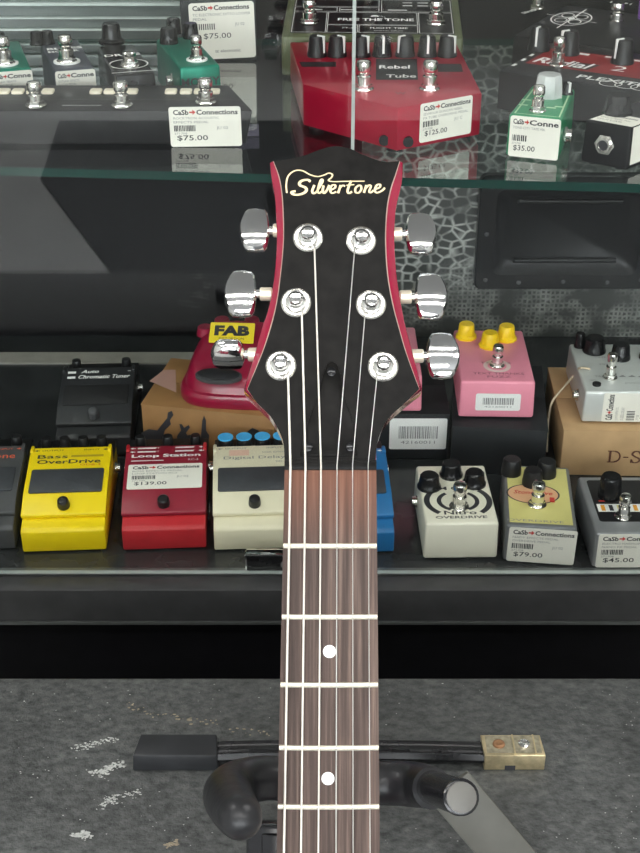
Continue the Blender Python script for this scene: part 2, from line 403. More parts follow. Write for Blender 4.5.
# ------------------------------------------------------------------ compact pedals (hinged treadle)
DECK = .651
def compact(label, pl, pr, body, treadle, pad, ink, draw, knobs, group=None, sticker_args=None, cap=None, screw=None, bodybase=None, knobr=5.2):
    loc, yaw, w = edge(pl, pr, DECK); w = 73.; yaw += rad(3.2)
    t = Thing('compact_effects_pedal', label, 'effects pedal', loc, yaw, group)
    h = w/2; b = MB(); bb = bodybase or body
    prof = [(0, 0), (0, 20), (3, 22.5), (17, 26), (30, 30), (96, 34), (129, 34), (129, 0)]
    bm = bmesh.new(); A = [bm.verts.new((-h+.6, y, z+1)) for y, z in prof]; B = [bm.verts.new((h-.6, y, z+1)) for y, z in prof]
    bm.faces.new(A); bm.faces.new(B[::-1]); n = len(prof)
    for i in range(n): bm.faces.new((A[i], A[(i+1) % n], B[(i+1) % n], B[i]))
    bmesh.ops.recalc_face_normals(bm, faces=bm.faces[:]); bmesh.ops.bevel(bm, geom=bm.edges[:], offset=1.3, segments=2, profile=.5, affect='EDGES')
    b.bm(bm, bb)
    for s in (-1, 1):   # side cheeks beside the control panel
        b.box(s*h-(3.2 if s > 0 else 0), s*h+(0 if s > 0 else 3.2), 86, 96.5, 30, 51, bb, 1.2)
    b.box(-h+.2, h-.2, 97, 129.6, 30, 36, BLACKM, .8)
    b.box(-h+2, h-2, 2, 127, 0, 1.2, RUBBER)
    b.build('pedal_body', t.o)
    tr = MB(); prof = [(14, 26), (12.5, 29), (13, 31), (35, 40), (94, 49.5), (95.5, 48), (95.5, 42), (34, 33)]
    bm = bmesh.new(); A = [bm.verts.new((-h, y, z)) for y, z in prof]; B = [bm.verts.new((h, y, z)) for y, z in prof]
    bm.faces.new(A); bm.faces.new(B[::-1]); n = len(prof)
    for i in range(n): bm.faces.new((A[i], A[(i+1) % n], B[(i+1) % n], B[i]))
    bmesh.ops.recalc_face_normals(bm, faces=bm.faces[:]); bmesh.ops.bevel(bm, geom=bm.edges[:], offset=.9, segments=2, profile=.5, affect='EDGES')
    tr.bm(bm, treadle)
    sl = math.atan2(9.5, 59); TM = Matrix.Translation((0, 35, 40)) @ Matrix.Rotation(sl, 4, 'X')   # y runs up the treadle
    tr.M = TM; draw(tr, ink); tr.M = Matrix()
    to = tr.build('treadle', t.o)
    p = MB(); p.M = TM
    if pad: p.prism([(x, y+13.5) for x, y in rrect(64, 31, 2)], -.3, 1.2, pad, .5); p.build('rubber_pad', to)
    if sticker_args: sticker(t.o, TM @ at(0, 17, .4+(1.2 if pad else 0)), **sticker_args)
    s = MB(); sm = screw or BLACKP; f = math.atan2(9, 22); SM = Matrix.Translation((0, 21.0, 34.0)) @ Matrix.Rotation(f, 4, 'X')
    s.lathe([(5.4, 0), (5.4, 3), (4.8, 8), (3.6, 9.2), (1, 9.6)], sm, SM, 20); s.build('thumb_screw', t.o, 'black thumb screw')
    for i in range(knobs):
        x = -25.5+51*i/(knobs-1)
        knob(t.o, x, 111, 36, knobr, 13 if cap else 14, BLACKP, cap=cap, skirt=1.05, ang=random.uniform(-.6, .6))
    for sd in (-1, 1):
        side_jack(t.o, sd*(h-1), 104, 20, sd)
    return t
YEL = mat('pedal_yellow', (.88, .66, .003), .4, noise=.04)
CRM = mat('pedal_cream', (.76, .71, .52), .45, noise=.04)
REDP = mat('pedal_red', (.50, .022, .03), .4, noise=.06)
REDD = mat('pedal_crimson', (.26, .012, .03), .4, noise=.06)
BLU = mat('pedal_blue', (.015, .15, .38), .4, noise=.06)
GRY = mat('pedal_dark_grey', (.06, .062, .065), .5, noise=.1)
PADM = mat('pedal_pad_rubber', (.045, .048, .055), .6, noise=.15, bump=.3)
CYAN = mat('knob_cyan', (.07, .50, .95), .5)

def arrows(tr, ink, y=55):
    tr.poly([(-33, y), (-30, y+1.3), (-30, y-1.3)], .25, ink); tr.rect(-30, -28, y-.4, y+.4, .25, ink)
    tr.poly([(29, y), (32, y+1.3), (32, y-1.3)], .25, ink); tr.rect(32, 34, y-.4, y+.4, .25, ink)
    tr.text('OUTPUT', -26, y-1, 20, 2, .25, ink); tr.text('INPUT', 12, y-1, 14, 2, .25, ink)
def d_yellow(tr, ink):
    arrows(tr, ink, 55.5)
    tr.text('Bass', -29, 44.5, 27, 5, .25, ink, bold=.01); tr.rect(1, 30, 45.6, 48.4, .25, MATS['ink_olive'])
    tr.text('OverDrive', -29, 37, 57, 5.6, .25, ink, bold=.02); tr.text('ODB-3', 10, 33.6, 18, 2.2, .25, INKR)
mat('ink_olive', (.45, .32, .01), .6)
compact('bright yellow hinged pedal with a black rubber pad, left of the red pedal', (23, 552), (107, 552), YEL, YEL, PADM, INK, d_yellow, 4)
def d_red(tr, ink):
    for y in (56.5, 51.5):
        arrows(tr, WHITEI, y); tr.rect(-26, -10, y-.9, y+.9, .2, WHITEI); tr.rect(8, 24, y-.9, y+.9, .2, WHITEI)
    tr.text('Loop Station', -31, 42.5, 62, 5.4, .25, WHITEI, bold=.03); tr.rect(-31, -2, 38.6, 39.6, .25, WHITEI); tr.text('RC-3', 20, 38, 9, 2.6, .25, WHITEI)
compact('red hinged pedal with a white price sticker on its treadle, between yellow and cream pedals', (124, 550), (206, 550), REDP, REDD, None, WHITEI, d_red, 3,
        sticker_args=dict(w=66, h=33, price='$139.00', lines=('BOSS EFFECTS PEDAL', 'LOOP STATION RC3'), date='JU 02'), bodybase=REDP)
def d_cream(tr, ink):
    arrows(tr, INKG, 56); tr.rect(-22, -4, 46, 54, .2, MATS['ink_blush']); tr.text('Digital Delay', -27, 40, 56, 5, .25, INKG, bold=.0)
    tr.text('NICKEL EDITION', 8, 49, 20, 2, .25, INKG); tr.text('DD-7', 20, 35.6, 9, 2.4, .25, INKG)
mat('ink_blush', (.80, .52, .40), .6)
compact('cream hinged pedal with four bright blue knob tops, half behind the guitar neck', (214, 550), (298, 550), CRM, CRM, PADM, INKG, d_cream, 4, cap=CYAN, knobr=7.4)
def d_blue(tr, ink):
    arrows(tr, WHITEI, 56); tr.text('Chorus', -29, 42, 50, 6, .25, WHITEI)
compact('blue hinged pedal mostly hidden behind the right side of the guitar neck', (311, 554), (394, 554), BLU, BLU, PADM, WHITEI, d_blue, 3)
def d_grey(tr, ink):
    arrows(tr, MATS['ink_orange'], 55); tr.text('Metal Zone', -29, 42, 58, 7, .25, MATS['ink_orange'])
mat('ink_orange', (.75, .12, .05), .5)
compact('dark grey hinged pedal with orange lettering, cut off by the left picture edge', (-68, 551), (16.5, 551), GRY, GRY, PADM, INK, d_grey, 3)
def d_tuner(tr, ink):
    tr.text('Auto', -18, 50, 18, 5.5, .25, WHITEI, bold=.02, shear=.3); tr.text('Chromatic Tuner', -20, 41, 52, 6.2, .25, WHITEI, bold=.02, shear=.3)
    tr.rect(-31, -23, 50, 53.5, .25, WHITEI); tr.rect(-31, -23, 41.5, 45, .25, WHITEI); tr.rect(29, 32, 52, 53, .25, WHITEI)
DKT = mat('pedal_tuner_black', (.022, .023, .025), .4, noise=.15)
compact('black tuner pedal with white slanted lettering, behind the yellow pedal', (56, 457), (134, 457), DKT, DKT, mat('tuner_pad', (.012, .012, .013), .6), WHITEI, d_tuner, 2, screw=GRY)

# ------------------------------------------------------------------ box shaped pedals
def stomp(name, label, pl, pr, z, h, ptop, backpt, body, w=None, hp=0., bev=2.5, rise=0., feet=True, group=None, cat='effects pedal', depth=None, yaw_=None):
    """pl, pr: image points of the front edge on plane z+hp; backpt: image point of the back left top corner"""
    loc, yaw, ww = edge(pl, pr, z, hp); w = w or ww
    if yaw_ is not None:
        yaw = yaw_; a = G(*pl, z+hp/1000); loc = Vector((a.x+w/2000*math.cos(yaw), a.y+w/2000*math.sin(yaw), z))
    t = Thing(name, label, cat, loc, yaw, group)
    d = depth or t.top(*backpt, h+rise)[1]
    z0 = 1.8 if feet else 0
    b = MB(); b.hexa([(-w/2, 0, z0), (w/2, 0, z0), (w/2, d, z0), (-w/2, d, z0), (-w/2+.8, .8, h), (w/2-.8, .8, h), (w/2-.8, d-.8, h+rise), (-w/2+.8, d-.8, h+rise)], body, bev, 3)
    if feet:
        for x in (-w/2+9, w/2-9):
            for y in (9, d-9): b.cyl(4.5, 0, 2.2, RUBBER, at(x, y, 0), 16)
    t.w, t.d, t.h = w, d, h
    if ptop: ptop(b, t)
    t.b = b
    return t

# --- white bullseye pedal
WPED = mat('pedal_white', (.80, .77, .64), .4, noise=.03)
def f(b, t):
    h = t.h+.12; cx, cy = t.top(458, 501, t.h)
    for r0, r1, a0, a1 in ((13, 16.5, -1.1, .95), (13, 16.5, PI-.95, PI+1.1), (22, 26.5, -.85, .75), (22, 26.5, PI-.75, PI+.85)): b.ring(cx, cy, r0, r1, h, INK, a0=a0, a1=a1, sx=1.12)
    b.text('(M O O)', cx-18, cy+16, 36, 7, h, INK, bold=.02); b.text('Nitro', cx-14, cy-21, 28, 6, h, INK, bold=.02); b.text('OVERDRIVE', cx-22, cy-27, 44, 4, h, INK, bold=.02)
t = stomp('effects_pedal', 'off-white metal pedal with a black bullseye ring design and three black knobs', (423, 561), (497, 560), DECK, 38, f, (413, 465), WPED)
t.b.build('pedal_body', t.o)
for px, py in ((429, 487), (451, 475), (474, 484)):
    x, y = t.top(px, py, 38); knob(t.o, x, y, 38, 9.2, 13, BLACK, skirt=1.15, ang=random.uniform(-1, 1))
x, y = t.top(459, 507, 38); footswitch(t.o, x, y, 38, 1., 1.2); side_jack(t.o, -t.w/2+.5, 62, 20, -1)

# --- yellow faced grey pedal ($79)
GPED = mat('pedal_hammered_grey', (.16, .165, .17), .45, metal=.3, noise=.12)
YFACE = mat('faceplate_pale_yellow', (.66, .60, .22), .45, noise=.05)
mat('faceplate_line', (.05, .04, .03), .5); PEACH = mat('faceplate_peach', (.75, .42, .24), .5)
def f(b, t):
    h = t.h+.12; b.rect(-t.w/2+4, t.w/2-4, 5, t.d-5, h, YFACE)
    cx, cy = t.top(533, 494, t.h); b.ring(cx, cy, 0, 15, h+.08, PEACH, sx=1.5); b.ring(cx, cy, 15, 16, h+.12, INK, sx=1.45)
    b.text('Stonedrive', cx-17, cy-1, 34, 6, h+.16, INKR, shear=.3, bold=.02); b.box(cx+14, cx+18, cy-12, cy-6, h, h+1.2, INKR); b.text('OVERDRIVE', cx-24, 7, 48, 3.4, h+.1, INKG)
t = stomp('effects_pedal', 'grey metal pedal with a pale yellow face, three black knobs and a price sticker', (502, 562), (574, 566), DECK, 38, f, (494, 463), GPED)
t.b.build('pedal_body', t.o)
for px, py in ((511, 473), (532, 484), (546, 475)):
    x, y = t.top(px, py, 38); knob(t.o, x, y, 38, 8.8, 15, BLACKP, skirt=1.02, ang=random.uniform(-1, 1))
x, y = t.top(537, 505, 38); footswitch(t.o, x, y, 38, .95, 1.15)
sticker(t.o, front_at(1.5, -.3, 19) @ Matrix.Rotation(rad(-1), 4, 'Z'), t.w-4, 35, '$79.00', ('NADY EFFECTS PEDAL', 'OVERDRIVE PEDAL'), 'JU 02')

# --- grey pedal ($45)
SILV = mat('pedal_silver_grey', (.27, .275, .285), .4, metal=.3, noise=.08)
def f(b, t):
    h = t.h+.12; b.prism([(x, y+t.d*.56) for x, y in rrect(t.w-14, t.d*.72, 3)], t.h-.5, h, BLACKM)
    y0 = t.top(610, 508, t.h)[1]; k = MATS['stripe_orange']
    b.rect(-t.w/2+9, t.w/2-9, y0-6, y0+6, h+.05, PAPERW)
    for i, m in enumerate((k, INK, YFACE, INKG, k, INK)): b.rect(-t.w/2+12+i*7, -t.w/2+15.5+i*7, y0-4.5, y0+4.5, h+.1, m)
    b.rect(-20, -8, y0+10, y0+11.6, h+.05, INKR)
mat('stripe_orange', (.8, .35, .03), .5)
t = stomp('effects_pedal', 'silver grey pedal with black recessed face and one tall black knob, at right edge', (591, 569), (666, 569), DECK, 36, f, (569, 476), SILV)
t.b.build('pedal_body', t.o)
x, y = t.top(609, 496, 36); knob(t.o, x, y, 36, 10, 21, BLACK, skirt=1.0)
x, y = t.top(623, 517, 36); footswitch(t.o, x, y, 36, .85, 1.1)
sticker(t.o, front_at(1.5, -.3, 19), t.w-3, 34, '$45.00', ('ELECTRO HARMONIX', 'NANO FX PEDAL'), 'JU 02')

# ------------------------------------------------------------------ second row: boxes and the pedals on them
def carton(label, pl, pr, h, m, depth, name='cardboard_box', w=None, z=DECK, cat='box', side=None):
    loc, yaw, ww = edge(pl, pr, z, h); w = w or ww
    t = Thing(name, label, cat, loc, yaw); t.w, t.d, t.h = w, depth, h
    b = MB(); b.box(-w/2, w/2, 0, depth, 0, h-1, m, .8); b.box(-w/2-.4, w/2+.4, -.5, depth*.5-.4, h-1.2, h, m, .5); b.box(-w/2-.4, w/2+.4, depth*.5+.2, depth+.5, h-1.2, h, m, .5)
    t.b = b; return t
t = carton('brown cardboard box printed with black raised-arm silhouettes, under the dark red pedal', (141, 404), (274, 417), 60, CARDB, 98)
bx = t; C = lambda zx, zy: t.front(130+zx/4, 310+zy/4)
bot = 6
def sil(pts):
    pp = [C(a, b) for a, b in pts]; t.b.poly([(x, z) for x, z in pp], 0, INK, front_at(0, -.75, 0))
sil([(50, 535), (45, 490), (75, 475), (110, 480), (130, 455), (150, 430), (152, 408), (168, 402), (175, 418), (160, 440), (165, 455), (140, 480), (125, 535)])
sil([(185, 535), (190, 500), (205, 480), (198, 455), (208, 455), (218, 470), (235, 458), (241, 468), (225, 490), (230, 500), (265, 495), (272, 535)])
sil([(275, 545), (285, 500), (290, 440), (297, 420), (305, 440), (305, 480), (318, 500), (315, 545)])
sil([(460, 540), (470, 485), (490, 470), (515, 480), (530, 540)])
PINKP = mat('print_pink', (.46, .27, .22), .5)
tb = lambda zx, zy: t.top(130+zx/4, 310+zy/4, 60)
t.b.poly([tb(78, 285), tb(135, 240), tb(182, 240), tb(185, 330)], 60.15, PINKP)
t.b.build('carton', t.o)

# dark red bell-shaped pedal
MAR = mat('pedal_maroon', (.27, .006, .035), .3, coat=.4, noise=.05)
loc, yaw, w = edge((180, 405), (290, 418), DECK+.060)
loc = Vector((G(236, 411, DECK+.06).x, G(236, 411, DECK+.06).y+.001, DECK+.0602)); 
t = Thing('effects_pedal', 'dark red bell-shaped plastic pedal with a yellow sticker, on the brown cardboard box', 'effects pedal', loc, rad(-5))
def sup(hx, hy, cy, zf, zb, n=40, e=3.2):
    r = []
    for i in range(n):
        a = 2*PI*i/n; c, s = math.cos(a), math.sin(a)
        y = hy*math.copysign(abs(s)**(2/e), s); x = hx*math.copysign(abs(c)**(2/e), c)*(1-.10*(y/hy if hy else 0))
        r.append(Vector((x, cy+y, zf+(zb-zf)*(y+hy)/(2*hy))))
    return r
b = MB(); b.loft([sup(55, 47, 48, 0, 0), sup(56, 48, 48, 2, 2), sup(56, 48, 48, 10, 11), sup(54.5, 46.5, 48, 13, 14), sup(51.5, 44.5, 48.5, 14, 16), sup(50, 43, 49, 20, 28), sup(46.5, 40, 50, 27, 44), sup(43, 37, 51, 30, 50), sup(38, 33, 51, 31.5, 53), sup(20, 18, 51, 38, 49)], MAR)
b.build('pedal_body', t.o)
s = MB(); x, y = t.top(218, 374, 33); x, y = t.top(218.5, 374, 34)
s.M = Matrix.Translation((x, y, 32)) @ Matrix.Rotation(rad(13), 4, 'X')
ov = lambda hx, hy, z: [Vector((hx*math.cos(2*PI*i/32), hy*math.sin(2*PI*i/32), z)) for i in range(32)]
s.loft([ov(20, 8, -2), ov(20, 8, 2.5), ov(18.5, 6.6, 3.4), ov(9, 3, 3.8)], RUBBER); s.loft([ov(22, 10, -2), ov(22, 10, 1.2), ov(20.5, 8.6, 1.5)], GRY); s.build('foot_button', t.o, 'black oval foot button')
YST = mat('sticker_yellow', (.88, .68, .03), .4)
s = MB(); x, y = t.top(232, 332, 52)
s.M = Matrix.Translation((x, y, 51)) @ Matrix.Rotation(rad(2), 4, 'Z') @ Matrix.Rotation(rad(26), 4, 'X')
s.prism(rrect(43, 24, 1.), -.6, .6, YST); s.text('FAB', -17, -4, 34, 12.5, .7, INK, bold=.06); s.text('DISTORTION', -12, -8.6, 24, 2.6, .7, INK)
s.build('sticker', t.o, 'yellow sticker')
for i, (px, py) in enumerate(((205, 326), (222, 318), (252, 318))):
    x, y = t.top(px, py+3, 48); knob(t.o, x, y, 42, 8, 9, MAR, skirt=1.05)

# black boxes, pink pedals
BBOX = mat('black_card_box', (.018, .02, .022), .5, noise=.15, spec=.3)
t = carton('black cardboard box with a white barcode sticker on its front, right of the guitar neck', (362, 414), (449.5, 414), 50, BBOX, 118)
t.b.build('carton', t.o); x, z = t.front(418, 433.5); barcode_label(t.o, front_at(x, -.7, z), 55, 34)
boxA = t
t = carton('plain black cardboard box under the upright pink pedal', (452.5, 426), (548, 431), 50, BBOX, 132)
t.b.build('carton', t.o)
PINK = mat('pedal_pink', (.78, .27, .36), .4, noise=.04)
YKN = mat('knob_yellow', (.92, .62, .01), .4, noise=.04)
Z2 = DECK+.0502
def f(b, t):
    h = t.h+.12; cx, cy = t.top(497, 366, t.h)
    b.text('THIS IS', cx-16, cy+5, 30, 3.2, h, MATS['ink_mauve']); b.text('TEXT THANKS', cx-24, cy-17.5, 48, 4, h, MATS['ink_mauve']); b.text('FUZZ', cx-11, cy-24, 22, 4, h, MATS['ink_mauve']); b.ring(cx, cy, 9, 13, h, MATS['washer_pink'])
mat('ink_mauve', (.25, .07, .12), .5); mat('washer_pink', (.80, .60, .58), .5)
t = stomp('effects_pedal', 'pink metal pedal with three yellow knobs and a barcode sticker', (458, 419), (533, 420), Z2, 40, f, (449, 329), PINK)
t.b.build('pedal_body', t.o)
for px, py in ((466, 337), (489.5, 346), (506, 339)):
    x, y = t.top(px, py, 40); knob(t.o, x, y, 40, 8.6, 15, YKN, skirt=1.25, sides=10, ang=random.uniform(-.5, .5))
x, y = t.top(497, 366, 40); footswitch(t.o, x, y, 40, .85, 1.1)
x, z = t.front(498, 402); barcode_label(t.o, front_at(x, -.2, z), 42, 18)
t = stomp('effects_pedal', 'pink metal pedal almost hidden behind the guitar headstock, on the stickered black box', (355, 413.5), (421.5, 413.5), Z2, 40, None, (0, 0), PINK, depth=108)
t.b.build('pedal_body', t.o); footswitch(t.o, -18, 30, 40, .85, 1.)
for x in (-20, 0): knob(t.o, x, 80, 40, 8, 14, YKN, skirt=1.2, sides=10)

t = carton('tan cardboard box with D-SEED printed in dark serif capitals, right edge', (564, 429.5), (702, 432), 50, CARD, 126)
x, z = t.front(607, 462)
mat('print_brown', (.13, .05, .03), .6)
# serif capitals, drawn
sm = MB(); pr = MATS['print_brown']
def serif(b, ch, x, z, w, h, M):
    k = 1.5
    R = lambda x0, x1, z0, z1: b.rect(x+x0, x+x1, z+z0, z+z1, 0, pr, M)
    if ch == 'D':
        R(1, 1+k*1.3, 0, h); R(-.5, w*.55, 0, k*.7); R(-.5, w*.55, h-k*.7, h); b.ring(x+w*.5, z+h/2, h/2-k*1.1, h/2, 0, pr, M, a0=-PI/2, a1=PI/2, sx=w*.5/(h/2))
    elif ch == '-': R(0, w, h*.42, h*.42+k*.8)
    elif ch == 'S':
        b.stroke([(x+w*.9, z+h*.78), (x+w*.7, z+h*.96), (x+w*.3, z+h*.94), (x+w*.12, z+h*.72), (x+w*.4, z+h*.54), (x+w*.8, z+h*.38), (x+w*.9, z+h*.18), (x+w*.6, z+h*.03), (x+w*.25, z+h*.05), (x+w*.08, z+h*.25)], k*1.1, 0, pr, M)
        R(w*.84, w*.96, h*.68, h); R(0, w*.12, 0, h*.32)
    elif ch == 'E':
        R(1, 1+k*1.3, 0, h); R(-.5, w, 0, k*.7); R(-.5, w, h-k*.7, h); R(1, w*.7, h*.5-k*.3, h*.5+k*.3); R(w-k*.6, w, 0, h*.25); R(w-k*.6, w, h*.75, h); R(w*.62, w*.72, h*.34, h*.66)
M = front_at(0, -.75, 0); cx = x
for ch, w in (('D', 12), ('-', 5), ('S', 9.5), ('E', 11), ('E', 11), ('D', 12)):
    serif(t.b, ch, cx, z, w, 13, M); cx += w+2.2
t.b.build('carton', t.o)
WSIL = mat('pedal_pale_silver', (.62, .64, .62), .35, metal=.25, noise=.05)
def f(b, t):
    h = t.h+.12
    for px, py, s, w in ((594, 358, 'TIME', 12), (600, 365, 'MIX', 9), (595, 377, 'TAP', 9), (590, 381, 'LED', 6), (625, 384, 'JOYO', 16)):
        x, y = t.top(px, py, t.h); b.text(s, x, y, w, 3, h, INKG)
    x, y = t.top(618, 377, t.h)
    for i in range(5): b.poly([(x+i*9, y), (x+5+i*9, y+4), (x+8+i*9, y)], h, INKG)
    x, y = t.top(597, 386, t.h); b.cyl(4, t.h, t.h+2, BLACKP, at(x, y+2, 0))
t = stomp('effects_pedal', 'pale silver pedal with black knobs and a sideways sticker, on the tan cardboard box', (581, 424), (690, 425), Z2, 34, f, (570, 343), WSIL)
t.b.build('pedal_body', t.o)
for px, py, r in ((594, 351, 10.5), (620, 358, 9), (649, 358, 9), (577, 340, 5)):
    x, y = t.top(px, py, 34); knob(t.o, x, min(y, t.d-8), 34, r, 15, BLACK, skirt=1.1, ang=random.uniform(-1, 1))
x, y = t.top(610, 378, 34); footswitch(t.o, x, y, 34, .8, 1.3); side_jack(t.o, -t.w/2+.4, 26, 17, -1)
x, z = t.front(621, 407); sticker(t.o, front_at(x+8, -.2, 18) @ Matrix.Rotation(rad(90), 4, 'Z') , 30, 50, '$60.00', ('JOYO EFFECTS', 'D-SEED DELAY'), '')
# thin tan cord hanging from the silver pedal over the tan box
s = MB(1.); zt = DECK+.0502
pts = [G(590, 369, zt+.036), G(580, 368, zt+.036), G(575, 374, zt+.020), G(563, 388, zt+.010), G(552.5, 401, zt+.003), G(549, 415, zt-.014), G(547.3, 432, zt-.028), G(547, 452, zt-.046)]
s.tube([tuple(p) for p in pts], .0011, mat('cord_tan', (.55, .45, .32), .7), seg=8, n=5)
tag(s.build('elastic_cord'), 'thin tan cord looped over the corner of the tan cardboard box', 'cord')
# lock block on the deck
t = Thing('display_case_lock', 'small glossy black lock block with a pale top edge, below the cream pedal', 'lock', G(270, 575, DECK)+Vector((0, .004, 0)), 0)
b = MB(); b.box(-20, 20, 0, 8, 0, 17, BLACK, 1.5); b.box(-20, 20, -.2, 8.4, 16.6, 18.4, CHROME, .5); b.box(-21, -19.5, 0, 8, 2, 17, CHROME, .4); b.build('lock_body', t.o)
b = MB(); b.cyl(5, 0, 2.5, NICKEL, Matrix.Translation((14, .5, 9)) @ Matrix.Rotation(rad(90), 4, 'X')); b.build('lock_cylinder', t.o)

# ------------------------------------------------------------------ upper glass shelf
SZ = .992
e0 = G(0, 167, SZ); e1 = G(640, 184, SZ); dd = (e1-e0)
def el(x): return e0.y+(x-e0.x)*dd.y/dd.x
b = MB(1.)
xa, xb, yb = -.56, .56, 1.318; th = .0065; GY0 = .8735
xc = e0.x+((GY0+.006)-e0.y)*dd.x/dd.y
pts = [(xa, el(xa)), (xc, GY0+.006), (xb, GY0+.006), (xb, yb), (xa, yb)]
b.add([(x, y, SZ) for x, y in pts]+[(x, y, SZ-th) for x, y in pts], [(0, 1, 2, 3, 4), (9, 8, 7, 6, 5)], SHELFG)
b.add([(x, y, SZ) for x, y in pts]+[(x, y, SZ-th) for x, y in pts], [(i, i+5, (i+1) % 5+5, (i+1) % 5) for i in range(5)], GEDGE)
tag(b.build('glass_shelf', smooth=False), 'clear glass shelf with a green front edge across the display case', 'shelf')

# long black floor unit
loc = Vector((G(0, 147, SZ).x, G(120, 147, SZ).y, SZ))
t = Thing('multi_switch_pedal', 'long black floor pedal with three metal footswitches and a price sticker', 'effects pedal', loc, 0)
fr = t.top(253, 109, 30); br = t.top(229, 86, 30); y0 = max(fr[1], 0)
fx, bx_ = fr[0], br[0]; yb_ = br[1]
b = MB(); b.hexa([(-120, 0, 2), (fx-6, 0, 2), (bx_, yb_+2, 2), (-120, yb_+2, 2), (-120, 1, 28), (fx, 1, 28), (bx_, yb_, 31), (-120, yb_, 31)], BLACKM, 1.6, 2)
for i in range(12):
    pxs = [4, 18, 33, 48][i] if i < 4 else [4, 18, 33, 48, 96, 110, 122, 132, 171, 186, 200, 214][i]
    x, y = t.top(pxs, 91, 31); b.prism([(x+a, y+c) for a, c in rrect(9.4, 11, 2)], 28, 32, IVORY, .6)
b.rect(-120, fx-4, yb_*.42, yb_*.42+.8, 29.5, GRY); b.text('SWITCH LOOP', t.top(62, 107, 29)[0], t.top(62, 107, 29)[1], 30, 2.4, 29.9, WHITEI)
for x in (-100, fx-20): b.cyl(5, 0, 2.4, RUBBER, at(x, 10, 0), 16); b.cyl(5, 0, 2.4, RUBBER, at(x-8, yb_-10, 0), 16)
b.build('pedal_body', t.o)
for px in (36, 122, 206):
    x, y = t.top(px, 106 if px < 200 else 103, 29.5); footswitch(t.o, x, y, 29.3, .95, .95)
x, z = t.front(205.5, 126.5); sticker(t.o, front_at(x, -.3, z) @ Matrix.Rotation(rad(.8), 4, 'Z'), 55, 31, '$75.00', ('ROCKTRON ACOUSTIC', 'EFFECTS PEDAL'), 'JU 02')

# four mini pedals behind it
MG = mat('pedal_green_metallic', (.0, .19, .12), .3, metal=.5, noise=.06)
def mini(label, pl, pr, backpt, body, h=40, draw=None, w=None, z=SZ, depth=None, bev=2.2):
    t = stomp('mini_effects_pedal', label, pl, pr, z, h, draw, backpt, body, w=w, hp=h, bev=bev, group=None, depth=depth, yaw_=rad(17))
    return t
t = mini('metallic green mini pedal with three black knobs, beside the tall sticker box', (179, 68), (222, 66), (150, 33), MG, depth=105)
x, z = t.front(183, 84); t.b.text('MOSKY', -16, 24, 32, 7, 0, INK, front_at(0, -.15, 0), bold=.02)
t.b.build('pedal_body', t.o)
for px, py, r in ((169, 43, 9), (174, 33, 8), (191, 38, 8)):
    x, y = t.top(px, py, 40); knob(t.o, x, y, 40, r*.85, 13, BLACK, skirt=1.05)
x, y = t.top(197, 60, 40); footswitch(t.o, x, y, 40, .8, 1., washer=PAPERW); side_jack(t.o, -t.w/2, 30, 22, -1)
def f(b, t):
    h = t.h+.1; b.text('DRIVE', -15, 62, 30, 7, h, WHITEI, bold=.02); b.ring(0, 34, 15, 16.2, h, WHITEI); b.rect(-18, 18, 8, 9.2, h, WHITEI)
    b.add([(-17, 14, h), (-15, 14, h), (-15, 58, h), (-17, 58, h)], [(0, 1, 2, 3)], GRY)
t = mini('black mini pedal with white lettering and a single tall knob, left of the green one', (115, 76), (157, 74), (86, 41), BLACK, depth=102, draw=f)
t.b.build('pedal_body', t.o)
x, y = t.top(112, 43, 40); knob(t.o, x, y, 40, 8.5, 17, BLACK, skirt=1.35)
x, y = t.top(130, 66, 40); footswitch(t.o, x, y, 40, .95, .6)
DBL = mat('pedal_slate', (.05, .055, .07), .4, noise=.1)
def f(b, t):
    h = t.h+.1; b.text('BLUES', -14, 66, 30, 7, h, WHITEI, bold=.03); b.text('MOOER', -14, 56, 26, 6, h, WHITEI, bold=.03)
t = mini('slate-coloured mini pedal with a half visible price sticker, between green and black minis', (53, 70), (95, 70), (24, 38), DBL, depth=100, draw=f)
t.b.build('pedal_body', t.o)
for px, py in ((36, 42), (47, 42)):
    x, y = t.top(px, py, 40); knob(t.o, x, min(y, 90), 40, 5.5, 11, BLACK)
x, y = t.top(67, 62, 40); footswitch(t.o, x, y, 40, 1., 1.1, washer=PAPERW)
sticker(t.o, front_at(.5, -.2, 24), t.w-1.5, 29, '', ('OUTLAW EFFECTS', 'GUITAR PEDAL'), '', tail='Conne', barcode=False)
t = mini('green mini pedal with a price sticker, cut off by the left picture edge', (-11, 71), (32, 70), (-38, 40), MG, depth=98)
t.b.build('pedal_body', t.o)
for px, py in ((-16, 45), (0, 45)):
    x, y = t.top(px, py, 40); knob(t.o, x, y, 40, 5.5, 11, BLACK)
x, y = t.top(5, 64, 40); footswitch(t.o, x, y, 40, 1., 1.1, washer=PAPERW)
sticker(t.o, front_at(.5, -.2, 24), t.w-1.5, 29, '', ('OUTLAW VIBRATO', 'GUITAR PEDAL'), '', tail='Conne', barcode=False)

